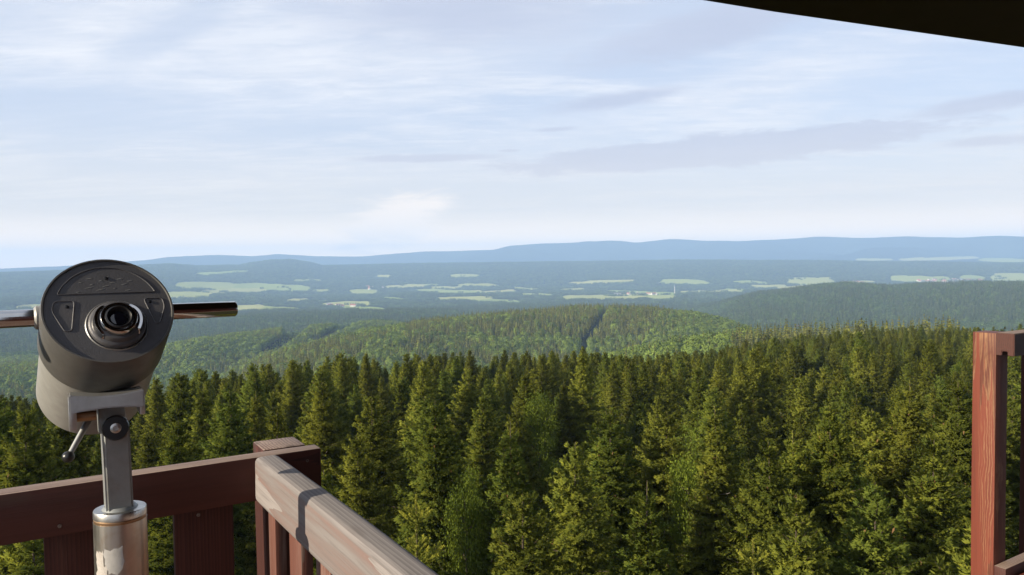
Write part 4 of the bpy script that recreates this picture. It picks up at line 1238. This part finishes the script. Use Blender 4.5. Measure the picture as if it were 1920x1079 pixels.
# lever with ball
l0, l1 = at_y(170, 782, 1.315), at_y(128, 857, 1.275)
lv = bm_obj('lever', tube_bm([l0, l0.lerp(l1, 0.5), l1], [0.0056, 0.0050, 0.0042], 14), M_NECK, tel, smooth=True)
ld = (l1 - l0).normalized()
bm_obj('ball', lathe_bm(l1, ld, [(-0.0095 * math.cos(a), 0.0095 * math.sin(a) + 0.0002) for a in np.linspace(0.3, PI, 12)], 24), M_BLACK, lv, smooth=True)
# pole
pt = at_y(225, 952, 1.335); pbm = at_y(229, 1079, 1.335)
pax = (pt - pbm).normalized()
rp = 46.5 / F * 1.335
bot = pt - pax * ((pt.z - base.z) / pax.z)
base2 = bot
po = bm_obj('pole', lathe_bm(bot, pax, [(0, rp * 0.985), ((pt - bot).length - 0.019, rp * 0.985)], 64), M_STEEL, tel, smooth=True)
top = pt - pax * 0.0
bm_obj('cap', lathe_bm(top, pax, [(-0.013, rp * 0.97), (-0.0125, rp * 0.985), (-0.002, rp * 0.985), (0.0, rp * 0.96)], 64), M_STEEL, po, smooth=True)
bm_obj('collar', lathe_bm(top, pax, [(-0.0215, rp * 0.96), (-0.0205, rp * 0.975), (-0.0145, rp * 0.975), (-0.0135, rp * 0.955)], 64), M_BRONZE, po, smooth=True)
bm_obj('weld', lathe_bm(top - pax * 0.001, pax, [(0.0, 0.030), (0.003, 0.0275), (0.006, 0.0245)], 20), M_NECK, po, smooth=True)
bm_obj('base_flange', lathe_bm(bot, pax, [(0, 0.09), (0.010, 0.09), (0.012, 0.087)], 48), M_STEEL, po, smooth=True)
# remains of a torn sticker, hugging the pole
def sticker(pts2, mat):
    bm = bmesh.new(); vs = []
    xr = pax.cross(Vector((0, 1, 0))).normalized() * -1
    if xr.x < 0: xr = -xr
    fr = pax.cross(xr)
    if fr.y > 0: fr = -fr
    rr = rp * 0.985 + 0.0006
    cen = sum((Vector(p) for p in pts2), Vector((0, 0))) / len(pts2)
    def P(p):
        a = math.asin(max(-0.98, min(0.98, p[0])))
        return top - pax * p[1] + (xr * math.sin(a) + fr * math.cos(a)) * rr
    N = 8
    rings = []
    for i in range(1, N + 1):
        rings.append([bm.verts.new(P((cen + (Vector(p) - cen) * (i / N))[:])) for p in pts2])
    m = len(pts2)
    for A, B in zip(rings[:-1], rings[1:]):
        for j in range(m): bm.faces.new((A[j], A[(j + 1) % m], B[(j + 1) % m], B[j]))
    bm.faces.new(rings[0])
    return bm_obj('sticker', bm, mat, po, smooth=True)
def jag(poly, amt, seed, n=5):
    g = random.Random(seed); out = []
    for i in range(len(poly)):
        a, b = Vector(poly[i]), Vector(poly[(i + 1) % len(poly)])
        for k in range(n):
            p = a.lerp(b, k / n); out.append((p.x + g.uniform(-amt, amt), p.y + g.uniform(-amt, amt) * 0.08))
    return out
sticker(jag([(-0.25, 0.062), (0.50, 0.056), (0.52, 0.098), (0.02, 0.104), (-0.12, 0.086)], 0.045, 2), M_PAPER)
M_RESIDUE = metal_mat('glue_residue', (0.45, 0.42, 0.39), 0.7, 0.3, dirt=0.6, dirtcol=(0.25, 0.2, 0.17), scale=200)
sticker(jag([(-0.55, 0.060), (-0.28, 0.064), (-0.14, 0.090), (0.03, 0.108), (0.30, 0.106), (0.12, 0.150), (-0.38, 0.146), (-0.58, 0.10)], 0.06, 5), M_RESIDUE)
# ------------------------------------------------------------------ near forest
SPEC = [(100, 21.5, 2.9, 4.0, dict(sl=0.44)), (101, 20.0, 3.1, 4.0, dict(dens=1.1, sl=0.52)), (102, 22.5, 2.8, 4.5, dict(dens=0.9, cones=40, open_top=1.4, sl=0.30)),
        (103, 20.5, 2.8, 4.0, dict(cones=15, sl=0.46)), (104, 21.0, 2.6, 4.0, dict(lush=0.85, open_top=1.6, sl=0.35)), (105, 19.5, 3.2, 3.5, dict(tintb=0.08, cones=30, sl=0.58))]
SPR = [spruce_mesh(a, b, c, d, fine=True, **k) for a, b, c, d, k in SPEC]
SPF = [spruce_mesh(a + 50, b, c, d, **k) for a, b, c, d, k in SPEC]
SPH = [21.5, 20.0, 22.5, 20.5, 21.0, 19.5]
BEE = [beech_mesh(200, 17.0, 3.0), beech_mesh(201, 16.0, 2.6), beech_mesh(202, 18.0, 3.3)]
BEH = [17.0, 16.0, 18.0]
def gz(x, y):
    return float(ground(np.array([x], float), np.array([y], float))[0])
ENV = [(-300, 740), (0, 738), (100, 748), (300, 702), (400, 690), (545, 674), (640, 658), (760, 662), (900, 654), (1000, 658), (1100, 654), (1150, 664), (1250, 662), (1350, 652), (1430, 638), (1550, 620), (1670, 609), (1820, 606), (1920, 604), (2300, 600)]
envx, envy = [p[0] for p in ENV], [p[1] for p in ENV]
def put_tree(name, meshes, x, y, zr, H, Hm, wide, rz, label, cat, group=None, lean=(0, 0)):
    t = bpy.data.objects.new(name, None)
    t.empty_display_size = 1.0
    t.location = (x, y, zr + EYE)
    t.rotation_euler = (lean[0], lean[1], rz)
    t.scale = (wide, wide, H / Hm)
    COL.objects.link(t)
    tag(t, label, cat, group)
    for nm, me in zip(('trunk', 'crown'), meshes):
        o = bpy.data.objects.new(nm, me); COL.objects.link(o); o.parent = t
    return t
GROUP = 'spruces of the forest below the tower'
taken = []
g = np.random.default_rng(11)
Y0 = [young_top_mesh(300, 22.0, M_YOUNG), young_top_mesh(301, 22.0, M_YOUNG)]
HERO = [
 (780, 930, 12.0, 'y0', 'young yellow-green spruce tip with open whorls just beyond the worn handrail'),
 (1412, 1012, 13.0, 'y1', 'young golden spruce tip with orange shoots low in front of the conical spruce'),
 (812, 752, 27, 0, 'broad yellowish spruce standing tall beyond the end of the worn handrail'),
 (945, 790, 25, 4, 'spruce with a thin bare dead top just right of the broad yellowish one'),
 (1082, 828, 23.5, 3, 'shaded dark spruce with a blunt top in the middle of the front row'),
 (1140, 768, 30, 1, 'olive spruce rising behind the blunt-topped shaded spruce'),
 (1250, 772, 31, 5, 'spruce with a light green beech at its right side, left of the tall conical spruce'),
 (1346, 762, 27, 2, 'tall narrow conical spruce with a long leader beside the dark gap'),
 (1440, 830, 25, 1, 'short sunlit spruce just right of the tall conical spruce'),
 (1496, 806, 27, 4, 'slender sunlit spruce with a knotted tip between two fuller ones'),
 (1560, 762, 26.5, 0, 'full pyramid-shaped sunlit spruce in the middle of the right front row'),
 (1634, 768, 31, 5, 'bright olive spruce behind the full pyramid-shaped one'),
 (1706, 712, 30, 2, 'tallest pointed spruce of the right front row, near the red post'),
 (1792, 716, 27, 1, 'golden-green spruce immediately left of the red square post'),
 (1756, 820, 22, 3, 'low yellow-green spruce in front of the tall pointed one by the red post'),
 (1900, 742, 31, 3, 'spruce seen in the gap right of the red square post'),
 (1640, 905, 20.5, 5, 'low bright spruce at the bottom right in front of the pyramid-shaped one'),
 (1500, 925, 19.5, 3, 'low wide spruce at the bottom between the golden tip and the pyramid-shaped one'),
 (1210, 905, 20, 4, 'small shaded spruce at the bottom left of the tall conical one'),
 (985, 925, 19.5, 1, 'dark low spruce at the bottom right of the young tip'),
 (610, 880, 22, 3, 'dark low spruce behind the near end of the worn handrail'),
 (126, 752, 31, 4, 'thin-topped spruce just left of the telescope barrel'),
 (48, 768, 27, 1, 'bushy spruce at the left edge behind the telescope handle'),
 (-6, 735, 30, 2, 'tall spruce cut by the left edge of the picture'),
 (342, 700, 50, 3, 'first pointed spruce right of the telescope barrel'),
 (432, 733, 36, 1, 'yellow-green bushy spruce in front of the row right of the telescope'),
 (292, 702, 55, 2, 'dark spruce half hidden behind the telescope barrel'),
 (547, 675, 68, 0, 'pointed spruce on the skyline above the railing corner'),
 (641, 657, 74, 2, 'highest spruce of the left skyline, against the lower slope'),
 (480, 690, 60, 4, 'narrow spruce on the skyline left of the railing corner'),
 (604, 718, 42, 5, 'broad spruce directly above the railing corner'),
 (520, 770, 31, 3, 'rounded dark spruce right behind the railing corner'),
 (330, 790, 27, 0, 'spruce beside the telescope neck above the dark railing'),
 (700, 742, 37, 1, 'olive spruce between the railing corner and the broad yellowish spruce'),
 (380, 985, 19, 3, 'low spruce seen between the upright boards under the railing'),
 (60, 960, 19, 5, 'low spruce under the left end of the dark railing'),
 (880, 690, 52, 3, 'spruce with a brownish cone-laden top behind the dead-topped one'),
 (1015, 700, 58, 2, 'narrow dark spruce behind the light green beech in the middle'),
]
def hero_xy(px, depth):
    p = at_y(px, 800, depth)
    return p.x, p.y
for px, py, dep, var, lab in HERO:
    x, y = hero_xy(px, dep)
    top = float(at_y(px, py, dep).z) - EYE
    z0 = gz(x, y)
    # the top is met where the pixel says: refine x for the height of the top
    p = at_y(px, py, dep); x, y = p.x, p.y
    z0 = gz(x, y)
    H = top - z0
    if isinstance(var, str):
        ms, Hm, nm = Y0[int(var[1])], 22.0, 'young_spruce'; w = 1.0
    else:
        ms, Hm, nm = SPR[var], SPH[var], 'spruce_tree'; w = float(np.clip(H / Hm, 0.8, 1.15)) * g.uniform(0.98, 1.12)
    put_tree(nm, ms, x, y, z0, H, Hm, w, g.uniform(0, 6.28), lab, 'spruce', GROUP if nm == 'spruce_tree' else None)
    taken.append((x, y))
BH = [
 (862, 852, 25.0, 0, 'leafy bright green beech mixed into the broad yellowish spruce'),
 (1285, 812, 28.5, 1, 'light green beech squeezed in left of the tall conical spruce'),
 (1012, 716, 47, 2, 'rounded light green beech among the dark spruces in the middle'),
 (1800, 668, 92, 2, 'round bright green beech behind the forest gap left of the red post'),
 (1765, 735, 60, 0, 'dark green beech below the round bright one near the red post'),
 (1610, 850, 29, 1, 'bright leafy beech between the pyramid-shaped spruce and the pointed one'),
 (1128, 790, 40, 0, 'small beech with dull leaves behind the middle front spruces'),
]
for px, py, dep, var, lab in BH:
    p = at_y(px, py, dep); z0 = gz(p.x, p.y); H = p.z - EYE - z0
    put_tree('beech_tree', BEE[var], p.x, p.y, z0, H, BEH[var], (0.50 if dep < 35 else 0.72) * (1.15 if dep > 80 else 1), g.uniform(0, 6.28), lab, 'beech', 'beeches among the spruces')
    taken.append((p.x, p.y))
# random rows between and behind
S = 3.85
gx, gy = np.meshgrid(np.arange(-330, 330, S), np.arange(2, 400, S))
X = (gx + g.uniform(-0.42, 0.42, gx.shape) * S).ravel(); Y = (gy + g.uniform(-0.42, 0.42, gy.shape) * S).ravel()
r = np.hypot(X, Y); az = np.degrees(np.arctan2(X, Y))
rmax = np.where(az > 5, 390, 260)
keep = (r > 15.5) & (r < rmax) & (az < 40) & ((az > -40) | ((az > -78) & (r < 75)))
tk = np.array(taken)
for hx, hy in taken:
    keep &= np.hypot(X - hx, Y - hy) > (3.7 if math.hypot(hx, hy) < 36 else 3.0)
for hp in (780, 1412):
    keep &= ~((np.abs(az - math.degrees(az_of(hp))) < 4.2) & (r < 25))
# small clearing that lets the sun onto the right front row
X, Y, r, az = X[keep], Y[keep], r[keep], az[keep]
Zg = ground(X, Y)
Hh = g.normal(19.8, 1.9, len(X)); Hh = np.clip(Hh, 15, 24)
Hh = np.where(r < 30, Hh - 1.2, Hh)
pp = project(np.stack([X, Y, Zg + EYE + Hh], 1))
lim = np.interp(pp[:, 0], envx, envy) + g.exponential(13, len(X)) - 6 * (g.random(len(X)) < 0.08)
# lower any tree that would stand above the skyline of the photographed forest
topmax = -(lim - 490 - (960 - pp[:, 0]) * math.tan(ROLL) * 1.0) / F * Y
Hh = np.where(pp[:, 1] < lim, np.minimum(Hh, topmax - Zg), Hh)
ok = (Hh > 9) & (visible(X, Y, Zg, Hh + 1, 0.03) | (r < 80))
X, Y, r, az, Zg, Hh = [a[ok] for a in (X, Y, r, az, Zg, Hh)]
pp = project(np.stack([X, Y, Zg + EYE + Hh], 1))
inv = (pp[:, 0] > -25) & (pp[:, 0] < 1945) & (pp[:, 1] < 1075)
order = np.argsort(np.where(inv, r, 1e9))
N_IND = 300 - len([h for h in HERO if not isinstance(h[3], str)]) - 2
ind = order[:N_IND]
REG = [(-1e9, 330, 'behind and beside the telescope'), (330, 640, 'above the dark railing and its corner'), (640, 960, 'beyond the worn handrail'), (960, 1250, 'in the middle of the picture'), (1250, 1560, 'behind the tall conical spruce'), (1560, 1e9, 'left and right of the red post')]
rest = np.ones(len(X), bool)
for i in ind:
    rest[i] = False
    v = int(g.integers(0, 6))
    w = float(np.clip(Hh[i] / SPH[v], 0.78, 1.1)) * g.uniform(0.9, 1.12)
    rn = [s for a, b, s in REG if a <= pp[i, 0] < b][0]
    bnd = 'front' if r[i] < 34 else ('middle' if r[i] < 55 else 'rear')
    lab = 'dark spruce in the %s rows %s' % (bnd, rn)
    put_tree('spruce_tree', SPR[v] if r[i] < 48 else SPF[v], X[i], Y[i], Zg[i], Hh[i], SPH[v], w, g.uniform(0, 6.28), lab, 'spruce', '%s row spruces %s' % (bnd, rn), (g.normal(0, 0.025), g.normal(0, 0.025)))
print('near trees', len(ind), 'rest', rest.sum(), 'max r individual', r[ind].max())
lib_sp = library('spruce_library', [m[1] for m in SPF])
n = int(rest.sum()); kv = g.integers(0, 6, n)
s = Hh[rest] / np.array(SPH)[kv]
scatter('spruce_forest', 'dense spruce forest continuing behind the single trees to the edge of the hill', 'forest', np.stack([X[rest], Y[rest], Zg[rest] + EYE], 1), g.uniform(0, 6.28, n), np.stack([np.clip(s, .75, 1.1), np.clip(s, .75, 1.1), s], 1), kv, lib_sp)

# ------------------------------------------------------------------ woods on the hills
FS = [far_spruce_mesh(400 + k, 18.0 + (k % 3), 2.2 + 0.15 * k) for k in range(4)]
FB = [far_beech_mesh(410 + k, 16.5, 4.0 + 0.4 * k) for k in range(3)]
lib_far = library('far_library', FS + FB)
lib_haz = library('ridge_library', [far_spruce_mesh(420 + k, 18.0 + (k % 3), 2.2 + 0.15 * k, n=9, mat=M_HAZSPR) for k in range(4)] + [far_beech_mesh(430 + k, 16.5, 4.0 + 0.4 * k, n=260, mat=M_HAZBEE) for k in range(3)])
def grid_pts(r0, r1, S, azm=38.5):
    w = r1 * math.sin(R(azm))
    gx, gy = np.meshgrid(np.arange(-w, w, S), np.arange(r0 * 0.75, r1, S))
    X = (gx + g.uniform(-0.45, 0.45, gx.shape) * S).ravel(); Y = (gy + g.uniform(-0.45, 0.45, gy.shape) * S).ravel()
    r = np.hypot(X, Y); k = (r >= r0) & (r < r1) & (np.abs(np.arctan2(X, Y)) < R(azm))
    return X[k], Y[k], r[k]
def woods(name, label, r0, r1, S, top, lib):
    X, Y, r = grid_pts(r0, r1, S)
    Zg = ground(X, Y)
    k = visible(X, Y, Zg, top, 0.006)
    X, Y, r, Zg = X[k], Y[k], r[k], Zg[k]
    p = project(np.stack([X, Y, Zg + EYE], 1)); px, py = p[:, 0], p[:, 1]
    nz = fbm(X / 120, Y / 120, 77, 3); nb = fbm(X / 45, Y / 45, 78, 2)
    pb = 0.10 + 0.55 * sstep(0.12, 0.5, nz)
    pb = np.where((px < 760) & (r > 900) & (r < 1600), 0.80 - 0.5 * sstep(0.1, 0.5, -nz), pb)
    pb = np.maximum(pb, 0.95 * sstep(1210, 1330, px + 40 * nb) * (r < 1150) * (r > 600))
    pb = np.where((r < 640) & (px > 1000), 0.85 * (1 - sstep(1330, 1430, px + 50 * nb)), pb)
    pb = np.where((r < 860) & (r >= 620) & (px > 760) & (px < 1240), 0.12 + 0.6 * sstep(0.0, 0.35, nb), pb)
    bee = g.random(len(X)) < pb
    # the straight ride cut through the hill's wood, and a short one beside it
    lane = np.abs(px - np.interp(py, [560, 590, 622, 655], [1143, 1137, 1117, 1095])) < np.interp(py, [560, 640], [5.0, 10.5])
    lane &= (r > 650) & (r < 1100) & (px > 1080) & (px < 1160)
    gully = np.zeros(len(px), bool)
    for lx, ly, hw in (((582, 545, 500), (610, 640, 676), 22), ((708, 650, 585), (602, 622, 654), 16), ((330, 290, 250), (655, 680, 700), 6)):
        gully |= (np.abs(px - np.interp(py, ly, lx)) < hw) & (r > 760) & (r < 1560) & (py > ly[0]) & (py < ly[2])
    lane |= (np.abs(px - 1052) < 4) & (py > 632) & (py < 650) & (r < 1000)
    fm, _ = field_mask(px, py, r)
    keep = ~lane & (fm < 0.3) & (g.random(len(X)) > 0.03)
    X, Y, Zg, bee, nz, gully = X[keep], Y[keep], Zg[keep], bee[keep], nz[keep], gully[keep]
    n = len(X)
    kv = np.where(bee, 4 + g.integers(0, 3, n), g.integers(0, 4, n))
    s = g.uniform(0.78, 1.12, n) * (S / 5.2) ** 0.45 * (1 + 0.12 * nz) * np.where(gully, g.uniform(0.18, 0.42, n), 1.0)
    sw = s * g.uniform(0.9, 1.15, n) * (S / 5.2) ** 0.35
    print(name, n)
    return scatter(name, label, 'forest', np.stack([X, Y, Zg + EYE], 1), g.uniform(0, 6.28, n), np.stack([sw, sw, s], 1), kv, lib)
woods('hill_forest', 'mixed wood of spruce and light green beech covering the rounded hill in mid-distance', 262, 1560, 4.9, 18, lib_far)
woods('ridge_forest', 'bluish spruce woods on the ridges behind the rounded hill', 1560, 3000, 7.6, 20, lib_haz)
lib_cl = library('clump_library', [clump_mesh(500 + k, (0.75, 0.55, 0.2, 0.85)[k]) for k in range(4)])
def far_woods():
    X, Y, r = grid_pts(3000, 7200, 22.0)
    Zg = ground(X, Y)
    k = visible(X, Y, Zg, 20, 0.003)
    X, Y, r, Zg = X[k], Y[k], r[k], Zg[k]
    p = project(np.stack([X, Y, Zg + EYE], 1))
    fm, _ = field_mask(p[:, 0], p[:, 1], r)
    nz = fbm(X / 500, Y / 500, 90, 4)
    keep = (fm < 0.35) & (nz > -0.62)
    # lone hedges and copses inside the meadows
    keep |= (fm >= 0.35) & (fbm(X / 130, Y / 60, 95, 2) > 0.60)
    X, Y, Zg = X[keep], Y[keep], Zg[keep]
    n = len(X); kv = g.integers(0, 4, n); s = g.uniform(0.5, 0.9, n)
    print('valley_woods', n)
    scatter('valley_woods', 'hazy blue woods and hedgerows between the meadows of the wide valley', 'forest', np.stack([X, Y, Zg + EYE], 1), g.uniform(0, 6.28, n), np.stack([s, s, s], 1), kv, lib_cl)
far_woods()

# ------------------------------------------------------------------ farms and village houses in the valley
M_WALL = plain_mat('house_plaster', (0.62, 0.58, 0.52), 0.85, 0.4, 0.08)
M_TILE = plain_mat('red_tiles', (0.30, 0.11, 0.07), 0.85, 0.4, 0.2)
M_SLATE = plain_mat('grey_roof', (0.16, 0.16, 0.17), 0.8, 0.4, 0.2)
M_PANE = plain_mat('dark_window', (0.03, 0.035, 0.04), 0.2, 1, 0.1)
def house_meshes(L, W, h, rh):
    bm = bmesh.new()
    pts = [(-L/2, -W/2), (L/2, -W/2), (L/2, W/2), (-L/2, W/2)]
    lo = [bm.verts.new((x, y, -2)) for x, y in pts]; hi = [bm.verts.new((x, y, h)) for x, y in pts]
    ga = [bm.verts.new((-L/2, 0, h + rh)), bm.verts.new((L/2, 0, h + rh))]
    for k in range(4): bm.faces.new((lo[k], lo[(k+1) % 4], hi[(k+1) % 4], hi[k]))
    bm.faces.new((hi[3], hi[0], ga[0])); bm.faces.new((hi[1], hi[2], ga[1]))
    me = bpy.data.meshes.new('house_wall'); bm.to_mesh(me); bm.free(); me.materials.append(M_WALL)
    bm = bmesh.new()
    for s in (-1, 1):
        a = [(-L/2 - .5, s * (W/2 + .6), h - .5), (L/2 + .5, s * (W/2 + .6), h - .5), (L/2 + .5, 0, h + rh + .1), (-L/2 - .5, 0, h + rh + .1)]
        v = [bm.verts.new(p) for p in a] + [bm.verts.new((p[0], p[1], p[2] + .3)) for p in a]
        for q in ((0,1,2,3),(4,5,6,7),(0,1,5,4),(1,2,6,5),(2,3,7,6),(3,0,4,7)): bm.faces.new([v[i] for i in q])
    bmesh.ops.recalc_face_normals(bm, faces=bm.faces)
    rs = []
    for m in (M_TILE, M_SLATE):
        me2 = bpy.data.meshes.new('house_roof'); bm.to_mesh(me2); me2.materials.append(m); rs.append(me2)
    bm.free()
    bm = bmesh.new()
    for s in (-1, 1):
        for k in range(4):
            x = -L/2 + L * (k + .5) / 4
            for zz in (1.0, 3.6):
                v = [bm.verts.new((x + a, s * (W/2 + .06), zz + b)) for a, b in ((-.55, 0), (.55, 0), (.55, 1.4), (-.55, 1.4))]
                bm.faces.new(v)
    me3 = bpy.data.meshes.new('house_windows'); bm.to_mesh(me3); bm.free(); me3.materials.append(M_PANE)
    return me, rs, me3
HM = [house_meshes(15, 10, 6, 4.5), house_meshes(24, 11, 6.5, 5), house_meshes(38, 15, 6, 4)]
def ground_at(px, py, r0=2500, r1=12000):
    d = ray(px, py); h = math.hypot(d[0], d[1])
    rr = np.geomspace(r0, r1, 900)
    x, y = d[0] / h * rr, d[1] / h * rr
    zz = ground(x, y); ln = d[2] / h * rr
    k = np.argmax(zz > ln)
    return (x[k], y[k], zz[k], rr[k]) if zz[k] > ln[k] else None
gh = random.Random(3)
TN = ['in the village on the far right of the valley', 'by the meadow edge below the wooded plateau', 'of the farmstead in the middle meadow', 'in the valley hamlet left of the rounded hill', 'strung along the left meadows']
for ti, (cx, cy, hw, hh) in enumerate(TOWN):
    for k in range((30, 6, 9, 9, 7)[ti]):
        q = ground_at(cx + gh.uniform(-1, 1) * hw, cy + gh.uniform(-1, 1) * hh)
        if q is None: continue
        m = HM[gh.choice((0, 0, 1, 1, 2))]; red = gh.random() < 0.6
        t = bpy.data.objects.new('house', None); t.location = (q[0], q[1], q[2] + EYE + 0.5); t.rotation_euler = (0, 0, gh.uniform(0, PI)); COL.objects.link(t)
        tag(t, 'tiny %s-roofed house %s' % ('red' if red else 'grey', TN[ti]), 'house', 'houses ' + TN[ti])
        for nm, me in (('wall', m[0]), ('roof', m[1][0 if red else 1]), ('windows', m[2])):
            o = bpy.data.objects.new(nm, me); COL.objects.link(o); o.parent = t
q = ground_at(1495, 628, 380, 1700)
if q:
    t = bpy.data.objects.new('house', None); t.location = (q[0], q[1], q[2] + EYE + 9.0); t.rotation_euler = (0, 0, 0.4); COL.objects.link(t); t.scale = (0.5, 0.5, 0.9)
    tag(t, 'small white house peeking out of the forest edge left of the red post', 'house')
    for nm, me in (('wall', HM[0][0]), ('roof', HM[0][1][0]), ('windows', HM[0][2])):
        o = bpy.data.objects.new(nm, me); COL.objects.link(o); o.parent = t
q = ground_at(1265, 552)
if q:
    bm = tube_bm([(q[0], q[1], q[2] + EYE - 1), (q[0], q[1], q[2] + EYE + 25), (q[0], q[1], q[2] + EYE + 52)], [1.6, 1.1, 0.4], 6)
    o = bm_obj('radio_mast', bm, plain_mat('mast_paint', (0.75, 0.73, 0.7), 0.6), loc=(q[0], q[1], q[2] + EYE))
    tag(o, 'slim pale mast standing in the meadows of the middle valley', 'mast')

# ------------------------------------------------------------------ haze: the blue air of the valley
def haze():
    zmin = float(GZ.min()) + EYE - 2; zmax = max(float(GZ.max()) + EYE, EYE + 4) + 6
    bm = bmesh.new(); bmesh.ops.create_cube(bm, size=1.0)
    bm.transform(Matrix.Translation((0, 0, (zmin + zmax) / 2)) @ Matrix.Diagonal((27200, 27200, zmax - zmin, 1)))
    m, t, out = new_mat('haze_air')
    v = t.n('ShaderNodeVolumePrincipled')
    v.inputs['Color'].default_value = HAZE_COL + (1,)
    v.inputs['Density'].default_value = HAZE_DENS
    v.inputs['Anisotropy'].default_value = 0.0
    t.l(v.outputs[0], out.inputs['Volume'])
    o = bm_obj('haze', bm, m, loc=(0, 0, (zmin + zmax) / 2))
    tag(o, 'pale blue haze lying over the valley and the far hills', 'haze', kind='stuff')
    print('haze', zmin, zmax)
HAZE_DENS = 1.25e-4
HAZE_COL = (0.45, 0.665, 1.0)
haze()
